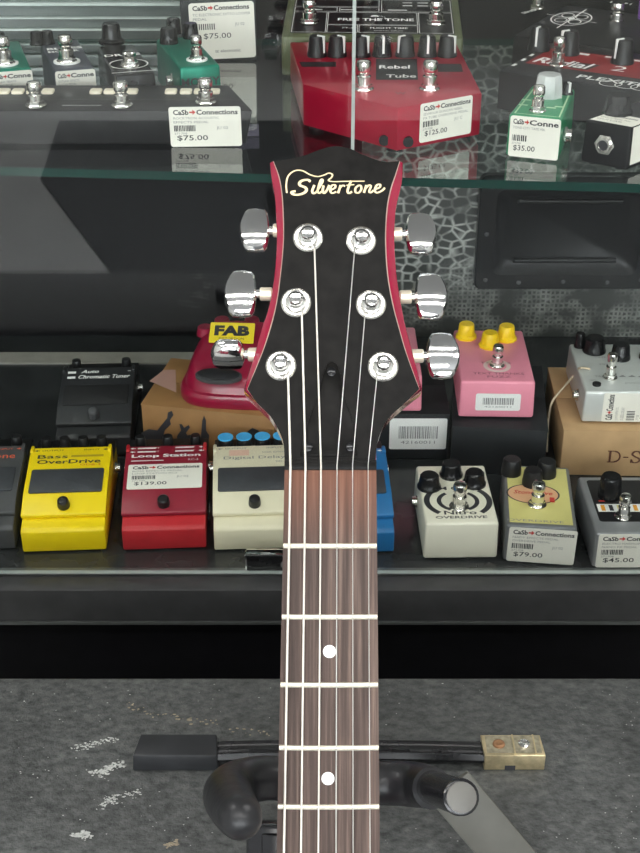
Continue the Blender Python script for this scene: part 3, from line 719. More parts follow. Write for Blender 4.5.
# upright sticker box
LIL = mat('lilac_card', (.23, .20, .30), .5, noise=.1)
loc, yaw, w = edge((183, 62), (257, 60), SZ)
t = Thing('pedal_carton', 'upright dark pedal box wearing a large cream price sticker, at the back of the shelf', 'box', loc, yaw)
b = MB(); b.box(-w/2, w/2, 0, 70, 0, 62, BBOX, .8); b.box(-w/2-.3, w/2+.3, -.3, 70.3, 62, 74, LIL, .8); b.build('carton', t.o)
s = MB(); x, z = t.front(223, 30); s.M = front_at(x-.5, -.4, z-.5) @ Matrix.Rotation(rad(1.2), 4, 'Z')
s.prism(rrect(61, 52, 3), 0, .3, PAPER); s.text('CaSb', -27, 19, 14, 4.6, .4, INK, bold=.03); s.text('Connections', -7, 19, 33, 4.6, .4, INK, bold=.03)
s.poly([(-12.5, 20.5), (-10, 20.5), (-10, 19), (-7.7, 21.3), (-10, 23.5), (-10, 22.2), (-12.5, 22.2)], .4, INKR)
s.text('TC ELECTRONIC DITTO LOOPER', -27, 14, 54, 2.4, .4, INKG); s.text('PEDAL', -27, 10, 13, 2.4, .4, INKG)
for i in range(9): s.rect(-24+i*2, -23+i*2, 1.5, 7, .4, INK)
s.text('JU 02', 12, 3.5, 9, 3.6, .4, INKG); s.text('$75.00', -18, -7.5, 26, 5.6, .4, INK); s.text('tc electronic', -8, -20, 24, 3, .4, INK)
s.build('price_label', t.o, 'large price sticker')

# olive framed delay unit
OLV = mat('pedal_olive', (.10, .115, .06), .4, metal=.2, noise=.1)
loc, yaw, w = edge((282, 78), (461, 80), SZ)
t = Thing('delay_pedal', 'olive green wide pedal with a black panel and white lettering, behind the red pedal', 'effects pedal', loc, yaw)
d = 146; b = MB(); b.hexa([(-w/2, 0, 2), (w/2, 0, 2), (w/2, d, 2), (-w/2, d, 2), (-w/2, .8, 37), (w/2, .8, 37), (w/2, d, 56), (-w/2, d, 56)], OLV, 2, 3)
sl = math.atan2(19, d); TM = Matrix.Translation((0, .8, 37.2)) @ Matrix.Rotation(sl, 4, 'X'); b.M = TM
b.prism([(x, y+74) for x, y in rrect(w-14, 132, 3)], -.5, .1, BLACKM); 
def cell(x0, x1, y0, y1):
    for r in ((x0, x1, y0, y0+.5), (x0, x1, y1-.5, y1), (x0, x0+.5, y0, y1), (x1-.5, x1, y0, y1)): b.rect(*r, .2, WHITEI)
h = w/2-8
cell(-h, -h+31, 10, 62); cell(-h+32, h-32, 30, 62); cell(-h+32, -h+60, 10, 29); cell(-h+61, h-32, 10, 29); cell(h-31, h, 10, 62); cell(-h, -h+40, 64, 75); cell(-h+42, 6, 64, 75); cell(8, h, 64, 96); cell(-h, 6, 77, 96)
b.text('FREE THE TONE', -32, 40, 70, 6.5, .25, WHITEI, bold=.02); b.text('FLIGHT TIME', -2, 20, 34, 4, .25, WHITEI, bold=.01); b.text('FT-1Y', -27, 20, 13, 3.4, .25, WHITEI); b.text('DIGITAL DELAY', 2, 14, 26, 2, .25, WHITEI)
b.ring(2, 51, 0, 4, .25, WHITEI, a0=0, a1=PI)
for x, y, ww_ in ((-h+12, 68, 14), (-30, 68, 14), (14, 68, 18), (28, 80, 9), (42, 80, 10), (28, 88, 9), (42, 88, 10)): b.rect(x, x+ww_, y, y+1.6, .25, WHITEI)
b.M = Matrix(); b.build('pedal_body', t.o)
for sx in (-1, 1): footswitch(t.o, sx*(h-15.5), 36, 41, 1.1, 1.05); 
for x in (-w/2+12, w/2-12):
    for y in (10, 134): b = MB(); b.cyl(5, 0, 2.4, RUBBER, at(x, y, 0), 16); b.build('rubber_foot', t.o)

# red pentagonal overdrive
RDM = mat('pedal_red_metallic', (.40, .008, .035), .28, metal=.35, coat=.3, noise=.06)
loc = Vector((G(398, 148, SZ).x, G(398, 148, SZ).y, SZ))
t = Thing('overdrive_pedal', 'large metallic red pedal with seven black knobs, two footswitches and a pointed front', 'effects pedal', loc, 0)
H = 37; pl = [t.top(*p, H) for p in ((398, 108), (482, 93), (456, 42), (290, 42), (303, 84))]
b = MB(); b.prism(pl, 4, H, RDM, 1.2, 2)
cx, cy = sum(p[0] for p in pl)/5, sum(p[1] for p in pl)/5
for p in pl: b.cyl(6, 0, 5, RUBBER, at(p[0]+(cx-p[0])*.16, p[1]+(cy-p[1])*.16, 0), 16)
q = lambda px, py: t.top(px, py, H)
b.poly([q(299, 62), q(336, 62), q(336, 67), q(302, 67)], H+.15, BLACKM); b.poly([q(376, 59), q(417, 59), q(418, 80), q(376, 80)], H+.15, BLACKM); b.poly([q(437, 64), q(461, 64), q(463, 72), q(438, 72)], H+.15, BLACKM)
x, y = q(379, 69); b.text('Rebel', x, y, 26, 11, H+.3, WHITEI, bold=.02, shear=.1); x, y = q(384, 78); b.text('Tube', x+2, y, 24, 10, H+.3, WHITEI, bold=.02, shear=.1)
x, y = q(395, 95); b.text('W', x, y, 9, 8, H+.3, REDD, bold=.05)
# screw heads on the front faces
for k, (px, py) in enumerate(((385, 142), (411, 143.5))):
    a, c = (pl[0], pl[4]) if k == 0 else (pl[0], pl[1]); u = .13
    b.cyl(4, -1, 2.2, BLACKP, Matrix.Translation((a[0]+(c[0]-a[0])*u, a[1]+(c[1]-a[1])*u-.4, 10)) @ Matrix.Rotation(rad(90), 4, 'X'), 16)
b.build('pedal_body', t.o)
for px, ang in ((317, -.9), (337, -.9), (361, -.9), (382, -.1), (405, .9), (427, .0), (447, -.9)):
    x, y = t.top(px, 56, H); knob(t.o, x, y, H, 7.6, 17, BLACKP, ptr=WHITEI, skirt=1.1, ang=-ang)
for px in (363.5, 429.5):
    x, y = t.top(px, 90, H); footswitch(t.o, x, y, H, .95, 1.15)
a, c = Vector(pl[0]), Vector(pl[1]); u = (c-a).normalized(); yw = math.atan2(u.y, u.x); m = a+(c-a)*.57
sticker(t.o, Matrix.Translation((m.x+.4*math.sin(yw), m.y-.4*math.cos(yw), 22)) @ Matrix.Rotation(yw, 4, 'Z') @ FR, 49, 30, '$125.00', ('SEYMOUR DUNCAN REBEL', 'FX TUBE OVERDRIVE PEDAL'), 'JU C')

# green $35 mini
TG = mat('pedal_green_bright', (.02, .26, .11), .35, metal=.15, noise=.06); TGD = mat('pedal_green_face', (.03, .22, .10), .4); PALEG = mat('print_pale_green', (.45, .68, .42), .5)
CLR = mat('knob_frosted_clear', (.55, .57, .56), .2, noise=.2)
loc, yaw, w = edge((505, 157.5), (558, 163), SZ)
t = Thing('mini_effects_pedal', 'green mini pedal with a frosted clear knob and a price sticker on its front', 'effects pedal', loc, yaw)
yl = t.top(509, 118, 34)[1]; H = 33; bl = t.top(532, 85, H); br = t.top(575, 89, H)
b = MB(); W = w/2; b.hexa([(-W, 0, 1.5), (W, 0, 1.5), (br[0]+.8, br[1], 1.5), (bl[0]-.8, bl[1], 1.5), (-W+.5, 1, H), (W-.5, 1, H), (br[0], br[1], H), (bl[0], bl[1], H)], TG, 2, 3)
for s_, bb_ in ((-1, bl), (1, br)):
    xa_ = s_*(W-3.5); xb_ = bb_[0]-s_*3; b.add([(xa_, 4, H+.15), (xa_+1.2, 4, H+.15), (xb_+1.2, bb_[1]-4, H+.15), (xb_, bb_[1]-4, H+.15)], [(0, 1, 2, 3)], PALEG)
b.rect(-W+4, W-4, 4, 5, H+.15, PALEG)
for px, py in ((527, 100), (558, 98), (560, 107), (552, 108), (524, 105)): x, y = t.top(px, py, H); b.rect(x-4, x+3, y-1.5, y+1.5, H+.15, PALEG)
for x in (-W+8, W-8): b.cyl(4, 0, 2, RUBBER, at(x, 10, 0), 14)
x, y = (bl[0]+br[0])/2, bl[1]-12; b.cyl(4, 0, 2, RUBBER, at(x, y, 0), 14)
b.build('pedal_body', t.o)
x, y = t.top(548, 96, H); knob(t.o, x, y, H, 11, 17, CLR, skirt=1.02, sides=8, name='knob')
x, y = t.top(567, 94, H); knob(t.o, x, y, H, 4, 9, BLACK, ptr=WHITEI)
x, y = t.top(537.5, 112, H); footswitch(t.o, x, y, H, .75, 1.); side_jack(t.o, W, 22, 15, 1)
sticker(t.o, front_at(.8, -.3, 17.2), w-2.5, 31, '$35.00', ('TONE CITY TAPE MA', ''), '', tail='Conne')

# black mini with hexagonal jack
loc, yaw, w = edge((579.5, 163.5), (626, 173), SZ)
t = Thing('mini_effects_pedal', 'small black pedal with a hexagonal jack nut facing front and stickers over its top', 'effects pedal', loc, yaw)
H = 33; W = w/2; d = 80; sh = 14
b = MB(); b.hexa([(-W, 0, 1.5), (W, 0, 1.5), (W+sh, d, 1.5), (-W+sh, d, 1.5), (-W+.5, 1, H), (W-.5, 1, H), (W+sh, d, H), (-W+sh, d, H)], BLACKM, 2, 3)
for x, y in ((-W+8, 8), (W-8, 8), (sh, d-10)): b.cyl(4, 0, 2, RUBBER, at(x, y, 0), 14)
b.build('pedal_body', t.o)
s = MB(); M = Matrix.Translation((0, 0, 18)) @ Matrix.Rotation(rad(90), 4, 'X')
s.cyl(8, 0, 2.5, NICKEL, M, 6, .4); s.lathe([(5.6, 2.5), (5.6, 5), (4.2, 5), (4.2, 3.2)], NICKEL, M); s.cyl(4, 2.5, 3.4, INK, M); s.build('jack_socket', t.o, 'hexagonal nickel jack nut')
s = MB(); s.add([(-W+3, 3, H+.25), (W-1, 3, H+.25), (W+3.5, 27, H+.25), (-W+7.5, 27, H+.25)], [(0, 1, 2, 3)], PAPER)
s.add([(W+.35, 3, H), (W+.9, 3, 5), (W+5.2, 27, 5), (W+4.7, 27, H)], [(0, 1, 2, 3)], PAPER)
s.text('CaSb Connections', -W+8, 19, w-12, 4, H+.35, INK, bold=.02); s.text('EFFECTS PEDAL MINI', -W+7, 13, w-14, 2.5, H+.35, INKG); s.text('GUITAR', -W+6, 8, 20, 2.5, H+.35, INKG)
s.build('price_label', t.o, 'sticker folded over the top edge')
x, y = t.top(616, 114, H); knob(t.o, x, y+2, H, 10, 14, BLACK, skirt=1.15, sides=10)

# black and red wide pedal
RB = mat('print_dull_red', (.22, .018, .02), .45, spec=.2)
loc, yaw, w = edge((499, 71), (661, 94), SZ, 34)
t = Thing('distortion_pedal', 'wide black pedal with a red band and white lettering, behind the green mini pedal', 'effects pedal', loc, yaw)
H = 34; W = w/2; d = t.top(518, 37, H)[1]*.97; b = MB()
b.box(-W, W, 0, d, 2, H, BLACKM, 1.5)
b.rect(-W+9, W-6, d*.30, d*.82, H+.1, RB)
b.poly([(-W+42, d*.52), (-W+66, d*.52), (-W+62, d*.34), (-W+46, d*.34)], H+.14, BLACKM)
b.text('Radial', -W+12, d*.36, 50, 19, H+.2, WHITEI, bold=.02, shear=.2); b.text('PLEXITUBE', -W+62, d*.10, 78, 11, H+.2, WHITEI, bold=.02)
b.rect(-W+60, -W+92, d*.76, d*.80, H+.2, WHITEI); b.text('2', -W+78, d*.42, 12, 16, H+.2, WHITEI); b.rect(-W+34, -W+46, d*.74, d*.79, H+.2, WHITEI)
for i in range(3): b.ring(W-44+i*13, d*.08, 8.5, 9.4, H+.2, WHITEI, sx=1.)
for yy in (20, 40, 58): b.rect(-W+2, -W+5, yy, yy+8, H+.2, WHITEI)
for x in (-W+12, W-12):
    for y in (12, d-12): b.cyl(6, 0, 2.4, RUBBER, at(x, y, 0), 16)
b.build('pedal_body', t.o)
for px, py in ((538.5, 50), (568, 54), (622, 63)):
    x, y = t.top(px, py, H); knob(t.o, x, y, H, 8.5, 20, BLACKP, ptr=WHITEI if px < 600 else WHITEI, ang=random.uniform(-.6, .6))
x, y = t.top(557.5, 66, H); footswitch(t.o, x, y, H, .85, 1.2)
# black unit with a crosshair
loc, yaw, w = edge((514, 37), (665, 58), SZ, 31)
loc = loc+Vector((0, .006, 0))
t = Thing('loop_switcher_pedal', 'large black pedal printed with a white crosshair wheel, at the back right', 'effects pedal', loc, yaw)
H = 31; W = w/2; d = 112; b = MB(); b.hexa([(-W, 0, 2), (W, 0, 2), (W-4, d, 2), (-W+4, d, 2), (-W, .5, H), (W, .5, H), (W-4, d, H+8), (-W+4, d, H+8)], BLACKM, 1.5)
b.M = Matrix.Translation((0, .5, H+.15)) @ Matrix.Rotation(math.atan2(8, d), 4, 'X')
cx, cy = t.top(571, 21, H+3); 
b.ring(cx, cy, 22, 23.5, .1, WHITEI, sx=.8, seg=40); b.stroke([(cx-27, cy+4), (cx+27, cy-4)], 1.1, .15, WHITEI); b.stroke([(cx, cy-34), (cx+1, cy+34)], 1.1, .15, WHITEI); b.ring(cx, cy, 0, 4, .15, WHITEI, sx=.8)
for a in range(4): b.ring(cx+10*math.cos(a*PI/2+.78), cy+12*math.sin(a*PI/2+.78), 6, 7.2, .1, WHITEI, sx=.85)
x, y = t.top(611, 7, H+6); b.text('LOOP 1', x-2, y, 21, 6, .2, WHITEI, bold=.02); x, y = t.top(524, 16, H+3); b.text('SEND', 0, 0, 18, 5, .2, WHITEI, M=Matrix.Translation((x, y, 0)) @ Matrix.Rotation(rad(70), 4, 'Z'))
b.M = Matrix(); b.build('pedal_body', t.o)
for px, py in ((616, 24), (537, 8)):
    x, y = t.top(px, py, H+3); footswitch(t.o, x, y, H+2.5, 1.05, 1.)
PUR = mat('purple_card', (.13, .03, .25), .5)
p = t.M @ Vector((.05, .085, .0395)); t = Thing('purple_carton', 'purple box lying on the crosshair pedal, at the top right corner', 'box', p, t.M.to_euler().z)
b = MB(); b.box(-35, 60, 0, 22, 0, 22, PUR, .8, M=Matrix.Rotation(math.atan2(8, 112), 4, 'X')); b.build('carton', t.o)

# ------------------------------------------------------------------ display case
BK = 1.335
c = bpy.data.objects.new('display_case', None); COL.objects.link(c); c.location = (0, 1.1, 0)
tag(c, 'long black display case with a glass front, dark deck and snakeskin patterned back', 'display case')
def part(name, b, label=None, smooth=False):
    o = b.build(name, c, label, smooth); o.matrix_parent_inverse = Matrix.Translation((0, -1.1, 0)); return o
X0, X1 = -.72, .72; GY = .8735
b = MB(1.); b.box(X0, X1, GY-.001, BK+.02, .10, DECK-.001, CASEBLK); b.box(X0+.03, X1-.03, GY+.04, BK-.02, 0, .101, CASEBLK); part('base_cabinet', b)
b = MB(1.); b.box(X0+.003, X1-.003, GY+.008, BK, DECK-.0012, DECK-.00025, DECKM); part('deck', b, 'dark glossy deck')
b = MB(1.); b.box(X0, X1, .852, GY-.0008, .6185, DECK, FASCIA, .0015); b.box(X0, X1, .8513, .854, .6150, .6183, TRACK, .0008); part('front_sill', b, smooth=True)
b = MB(1.); b.box(X0+.003, X1-.003, GY-.0005, GY+.0085, DECK-.0011, DECK+.0012, TRACK, .0004); part('door_track', b, 'grey metal door track')
b = MB(1.); b.box(X0, X1, BK, BK+.015, DECK-.001, 1.16, CASEBLK); part('back_panel', b)
b = MB(1.); b.box(.045, X1-.01, BK-.0035, BK-.0002, DECK, SZ-.004, SNAKE); part('snakeskin_lining', b, 'grey snakeskin patterned lining')
STRIP = mat('strip_taupe', (.28, .265, .235), .4, noise=.1); LT = mat('rear_rail_pale', (.50, .56, .54), .35, metal=.2, noise=.1); LP = mat('rear_panel_pale', (.13, .155, .15), .3, noise=.3, nscale=10, stretch=(1, 1, 3))
b = MB(1.); b.box(X0+.01, -.02, 1.262, 1.288, DECK-.0002, DECK+.002, STRIP); part('deck_strip', b, 'taupe strip')
b = MB(1.); b.box(X0+.01, -.085, BK-.004, BK-.0002, SZ-.003, 1.10, LP); part('rear_door_panel', b, 'pale rear sliding panel')
for i, (z, t_) in enumerate(((SZ+.0065, .0016), (SZ+.018, .0014), (SZ+.031, .003), (SZ+.041, .0016))):
    b = MB(1.); b.box(X0+.01, -.085, BK-.010, BK-.0042, z, z+t_, LT); part('rear_door_rail', b, 'pale metal rail')
for sx, nm in ((-1, 0), (1, 0)):
    b = MB(1.); x = sx*.70; b.box(min(x, x+sx*.02), max(x, x+sx*.02), GY+.01, BK, DECK, 1.16, CASEBLK); part('side_panel', b)
    b = MB(1.); b.box(min(sx*.5605, sx*.70), max(sx*.5605, sx*.70), .92, 1.31, SZ-.008, SZ-.0002, TRACK); b.box(min(sx*.545, sx*.57), max(sx*.545, sx*.57), .93, 1.31, SZ-.0125, SZ-th-.0002, TRACK); part('shelf_bracket', b)
# two butted panes with polished pale edges
ex = .0228
def pane(xa, xb, y, edge_l, edge_r):
    b = MB(1.); z0, z1 = DECK+.0015, 1.155; t = .0045
    V = [(xa, y, z0), (xb, y, z0), (xb, y, z1), (xa, y, z1), (xa, y+t, z0), (xb, y+t, z0), (xb, y+t, z1), (xa, y+t, z1)]
    b.add(V, [(0, 1, 2, 3), (5, 4, 7, 6)], GLASS); b.add(V, [(4, 0, 3, 7), (1, 5, 6, 2), (3, 2, 6, 7), (4, 5, 1, 0)], GEDGE2)
    part('glass_pane', b, 'clear glass front pane')
pane(X0+.002, ex-.0006, GY-.0002, 0, 1); pane(ex+.0006, X1-.002, GY-.0002, 1, 0)
SEAM = mat('seam_strip_clear_plastic', (.36, .40, .38), .3, noise=.1)
b = MB(1.); b.box(ex-.0012, ex+.0012, GY-.0018, GY-.0003, DECK+.0015, 1.154, SEAM, .0004); part('seam_strip', b, 'pale strip where the glass panes meet')
b = MB(1.); b.box(X0, X1, GY-.012, GY+.006, 1.155, 1.18, CASEBLK); b.box(X0, X1, BK-.01, BK+.015, 1.155, 1.18, CASEBLK); part('top_rail', b)
b = MB(1.)
V = [(X0, GY, 1.18), (X1, GY, 1.18), (X1, BK, 1.18), (X0, BK, 1.18)]; V += [(x, y, 1.187) for x, y, z in V]
b.add(V, [(3, 2, 1, 0), (4, 5, 6, 7)], GLASS); b.add(V, [(0, 1, 5, 4), (1, 2, 6, 5), (2, 3, 7, 6), (3, 0, 4, 7)], GEDGE); part('glass_top', b)

# black moulded tray on the lining
fl = G(473, 290, 0)
def onY(px, py, Y):
    r = ray(px, py); return CAM+r*(Y/r.y)
Y = BK-.0037-.012
a = onY(474, 290, Y); bb = onY(650, 292, Y); tp = onY(480, 176, Y)
t = Thing('mounted_tray_frame', 'black moulded plastic tray with a sunken centre, fixed against the snakeskin lining', 'tray', Vector(((a.x+bb.x)/2, BK-.0037, a.z)), 0)
W = (bb.x-a.x)*500; Hh = (tp.z-a.z)*1000
b = MB(); TR = mat('tray_black', (.008, .009, .0095), .33, noise=.3, nscale=30, spec=.22)
def fx_(w, h, y, cz): return [Vector((x, y, z+cz)) for x, z in rrect(w, h, 8)]
b.loft([fx_(2*W, Hh, 0, Hh/2), fx_(2*W, Hh, -10, Hh/2), fx_(2*W-3, Hh-3, -12, Hh/2), fx_(2*W-38, Hh-34, -12, Hh/2+1), fx_(2*W-42, Hh-38, -10, Hh/2+1), fx_(2*W-62, Hh-56, -3, Hh/2+2)], TR)
b.build('tray_shell', t.o)
b = MB(); b.tube([(-W+42, -8, 34), (W-42, -8, 34)], 3, TR, 12, 2); b.tube([(-W+42, -8, Hh-30), (W-42, -8, Hh-30)], 2.4, TR, 12, 2); b.build('cross_bar', t.o)
for x, z in ((-W+12, 12), (W-12, 12), (-W+12, Hh-12), (W-12, Hh-12), (0, 10), (-W*.5, 9), (W*.5, 9), (-W+10, Hh/2), (W-10, Hh/2)):
    s = MB(); s.lathe([(2.6, 11.8), (2.4, 13), (1, 13.6)], GRY, Matrix.Translation((x, 0, z)) @ Matrix.Rotation(rad(90), 4, 'X'), 12); s.build('rivet', t.o)

# ------------------------------------------------------------------ guitar (built in its own leaning frame: x right, y up the neck, z towards the player)
D0 = .610; K = D0/F*1000      # mm per image pixel on the fretboard plane
gx = lambda px: (px-330.5)*K
gy = lambda py: (470-py)*K
GL = P(330.5, 470, D0)
g = bpy.data.objects.new('electric_guitar', None); COL.objects.link(g); g.location = GL; g.rotation_euler = (rad(60), 0, 0)
tag(g, 'red electric guitar with a black headstock and chrome tuners, leaning on a padded stand', 'guitar')
HT = rad(11); HY = gy(461)
HM = Matrix.Translation((0, HY, -1.5)) @ Matrix.Rotation(-HT, 4, 'X')   # headstock plane
HI = HM.inverted()
cam_l = Vector((gx(320)-0, gy(426.5), D0*1000))     # camera in guitar coordinates
def hs(px, py, z=0.):
    d = Vector((gx(px), gy(py), 0))-cam_l
    a = HI @ cam_l; dd_ = HI.to_3x3() @ d; t = (z-a.z)/dd_.z; p = a+dd_*t; return (p.x, p.y)
oL = [(269.5, 161), (271, 175), (274, 190), (275.5, 209), (276.5, 239), (274, 274), (269, 303), (262, 326), (254.5, 352), (245, 383), (243.5, 389)]
fL = [(273.5, 161), (279, 175), (282, 190), (283.5, 209), (284, 239), (281, 274), (277, 303), (271.5, 326), (263, 352), (250.5, 382), (247.5, 389)]
oR = [(403.5, 161), (403, 175), (400, 190), (396, 209), (394.7, 239), (397, 274), (401.5, 303), (406.5, 326), (413.5, 352), (421.5, 383), (422.5, 389)]
fR = [(399.5, 161), (395, 175), (390, 190), (386.5, 209), (385, 239), (387, 274), (392, 303), (398, 326), (405.5, 352), (416.5, 382), (419.5, 389)]
topc = [(388, 161.4), (379, 160), (363, 154), (350, 148), (335, 145.5), (320, 149), (304, 155), (287, 159), (279, 160)]
lowL = [(257, 403), (270, 416), (279, 431), (283.5, 444), (284.5, 458), (284.5, 466)]
lowR = [(375.5, 466), (376, 453), (379, 437), (388, 419), (405, 403)]
outer = oL+lowL+lowR+oR[::-1]+topc; face = fL+lowL+lowR+fR[::-1]+[(x, y+.8) for x, y in topc]
def subd(p): return [(v.x, v.y) for v in catmull([(*q_, 0) for q_ in p], 3, True)]
# keep sharp horn tips: linear subdivision near them is fine at this size
def dens(p):
    o = []
    for i in range(len(p)):
        a, b_ = p[i], p[(i+1) % len(p)]; o += [a, ((a[0]+b_[0])/2, (a[1]+b_[1])/2)]
    return o
def sm(p):   # smooth densify but keep tips
    segs = []; n = len(p); tips = [10, 10+11+1]
    return p
def spl(pts): return [(v.x, v.y) for v in catmull([(*q_, 0) for q_ in pts], 4)]
def full(l, r, dy): return spl(l+[])[:-1]+spl([l[-1]]+lowL)[:-1]+[lowL[-1]]+spl(lowR+[r[-1]])[:-1]+spl(r[::-1])[:-1]+spl([r[0]]+[(x, y+dy) for x, y in topc]+[l[0]])[:-1]
fo, ff = full(oL, oR, 0), full(fL, fR, .6)
ro = [hs(*p) for p in fo]; rf = [hs(*p) for p in ff]
BLKF = mat('headstock_black_lacquer', (.007, .0065, .006), .3, noise=.5, nscale=120, spec=.09)
b = MB(); b.M = HM
n = len(ro)
b.add([(x, y, -.0) for x, y in rf], [tuple(range(n))], BLKF)
b.loft([[Vector((x, y, -16)) for x, y in ro], [Vector((x, y, -3.2)) for x, y in ro], [Vector((x+(a-x)*.12, y+(c_-y)*.12, -2.4)) for (x, y), (a, c_) in zip(ro, rf)], [Vector((a+(x-a)*.08, c_+(y-c_)*.08, -.25)) for (x, y), (a, c_) in zip(ro, rf)]], REDL, cap1=False)
# thin pale binding line between face and bevel
vs = [Vector((a+(x-a)*.12, c_+(y-c_)*.12, -.3)) for (x, y), (a, c_) in zip(ro, rf)]+[Vector((a, c_, .0)) for a, c_ in rf]
fs = []
segi = [i for i in range(n)]
for i in segi:
    j = (i+1) % n; fs.append((i, j, n+j, n+i))
b.add(vs, fs, mat('binding_dark_cream', (.36, .25, .22), .3))
# black side at waist and crown (painted black there)
hd = b.build('headstock', g, 'black faced headstock with red bevelled edges')
# logo
Z = .08
b = MB(); b.M = HM
def cc(v): x, y = hs(265+v.x/4.571, 140+v.y/4.571, Z); return Vector((x, y, Z))
for pts, w in (([(100, 242), (97, 205), (106, 165), (135, 141), (170, 140), (205, 158), (240, 167), (270, 160), (292, 151), (308, 158), (303, 172), (290, 184), (310, 190), (360, 189), (455, 188)], 6),
    ([(208, 190), (195, 182), (172, 185), (158, 196), (162, 208), (182, 216), (190, 228), (178, 242), (152, 250), (130, 248), (122, 238), (140, 234)], 11),
    ([(226, 206), (216, 232), (222, 244), (238, 236)], 9), ([(236, 236), (254, 208), (264, 186), (257, 181), (247, 205), (241, 232), (248, 243), (262, 233)], 8),
    ([(268, 208), (264, 230), (270, 243), (284, 228), (294, 206)], 9),
    ([(300, 229), (320, 218), (320, 206), (306, 208), (298, 228), (306, 243), (326, 236)], 8),
    ([(334, 243), (346, 206)], 9), ([(340, 222), (354, 208), (366, 211)], 8),
    ([(394, 186), (378, 228), (383, 243), (398, 236)], 9), ([(372, 207), (408, 204)], 6),
    ([(428, 207), (414, 220), (414, 238), (428, 241), (440, 226), (438, 210), (428, 207)], 8),
    ([(452, 241), (464, 206)], 9), ([(458, 224), (474, 207), (484, 212), (476, 234), (484, 240), (496, 230)], 8),
    ([(502, 226), (524, 216), (526, 204), (512, 206), (502, 226), (510, 241), (534, 232), (548, 218)], 8)):
    b.stroke(pts, w, 0, GOLD, proj=cc, n=5)
# strokes come out mirrored in y when projected; flip faces so they point up
b.f = [tuple(reversed(f_)) for f_ in b.f]
b.build('logo_lettering', hd, 'cream script lettering with a guitar outline', smooth=False)
# truss rod cover
b = MB(); b.M = HM; q2 = lambda px, py: hs(px, py, 1.)
b.prism([(x, y) for x, y in [q2(*p) for p in ((300, 456), (303, 435), (314, 405), (323, 375), (327, 364), (332, 361), (337, 364), (341, 375), (346, 400), (355, 430), (358, 456))]], .1, .8, BLKF, .25)
b.build('truss_rod_cover', hd)
for px, py in ((331.5, 372), (308, 447), (350.5, 447)):
    s = MB(); s.M = HM; x, y = hs(px, py, 1.2); s.lathe([(2.4, 1.1), (2.2, 2.0), (.9, 2.5)], BLACK, at(x, y, 0), 16); s.rect(x-1.6, x+1.6, y-.25, y+.25, 2.6, GRY); s.build('cover_screw', hd)
# nut, fretboard, neck
frets = [gy(p) for p in (546, 617, 685, 748, 807)]
sc_ = 648.
for k in range(6, 22): frets.append(frets[4]-(sc_*(1-2**(-k/12))-sc_*(1-2**(-5/12))))
wl0, wr0, wl1, wr1 = gx(284.5), gx(376.5), gx(276.5), gx(380)
y1 = gy(853)
def nl(y): return wl0+(wl1-wl0)*(y/y1)
def nr(y): return wr0+(wr1-wr0)*(y/y1)
b = MB(); b.box(nl(0), nr(0), 0, gy(460), -1.8, .9, BLKF, .4); b.build('nut', g, 'black nut')
yE = frets[-1]-6
b = MB(); rings = []
for y in (0, yE):
    a, c_ = nl(y), nr(y); rg = []
    for i in range(13): x = c_+(a-c_)*i/12; u = (i-6)/6; rg.append(Vector((x, y, -.9*u*u)))
    rg += [Vector((a, y, -6)), Vector((c_, y, -6))]; rings.append(rg)
b.loft(rings, WOOD); fb = b.build('fretboard', g, 'worn reddish brown rosewood fretboard')
for y in frets:
    s = MB(); a, c_ = nl(y)+.3, nr(y)-.3
    s.tube([(c_+(a-c_)*i/8, y, -.9*((i-4)/4)**2+.15) for i in range(9)], 1.25, FRETM, 8, 1); s.build('fret', fb)
for py, px in ((651.5, 329.5), (778.5, 328)):
    s = MB(); s.cyl(3.1, -.6, .22, PEARL, at(gx(px), gy(py), -.05), 28); s.build('fret_marker', fb, 'round pearl dot')
mid = lambda k: (frets[k-1]+frets[k])/2
for k in (6, 8, 14, 16, 18):
    s = MB(); s.cyl(3.1, -.6, .22, PEARL, at((nl(mid(k))+nr(mid(k)))/2, mid(k), -.05), 28); s.build('fret_marker', fb)
b = MB(); rings = []
for y, dp in ((gy(452), 13), (gy(462), 15), (-8, 17), (-40, 19), (-300, 21), (frets[15], 22)):
    a, c_ = nl(min(y, 0)), nr(min(y, 0)); cx = (a+c_)/2; hw = (c_-a)/2; rg = []
    for i in range(17): t_ = PI*i/16; rg.append(Vector((cx-hw*math.cos(t_), y, -5.8-(dp-6)*math.sin(t_)**.8)))
    rings.append(rg)
b.loft(rings, REDL); b.build('neck', g, 'red lacquered neck')
# strings
BR = -600
posts = [(281, 366), (296, 303), (308, 238), (361, 241), (371, 305), (383, 367)]
sp = [(289.5, 303), (0, 0), (0, 0)]
tops = [(288, 374), (301.8, 312), (314.5, 248), (354.5, 251), (365, 315), (377, 377)]
nutx = [290.5, 305.5, 321, 337, 352.5, 368]; botx = [284, 301, 318.3, 336, 353, 370]; rs = [.62, .55, .46, .30, .24, .22]
for i in range(6):
    s = MB(); x, y = hs(*tops[i], 4.5); p0 = HM @ Vector((x, y, 4.5)); x_, y_ = hs(nutx[i], 462, 1); 
    p1 = Vector((gx(nutx[i]), gy(465), 1.3)); d_ = (Vector((gx(botx[i]), y1, 2.2))-p1)/(y1-p1.y); p2 = p1+d_*(-560-p1.y)
    seg = [tuple(p0.lerp(p1, k/4)) for k in range(4)]+[tuple(p1)]+[tuple(p1.lerp(p2, k/6)) for k in range(1, 7)]
    s.tube(seg, rs[i], STRINGW if i < 3 else STEEL, 8, 1)
    px, py = posts[i]; c0 = hs(px, py, 4.5); cp = HM @ Vector((c0[0], c0[1], 4.5))
    v0 = p0-cp; ln = math.hypot(v0.x, v0.y)
    s.build('string', g, 'thick wound string' if i < 3 else 'thin plain string')
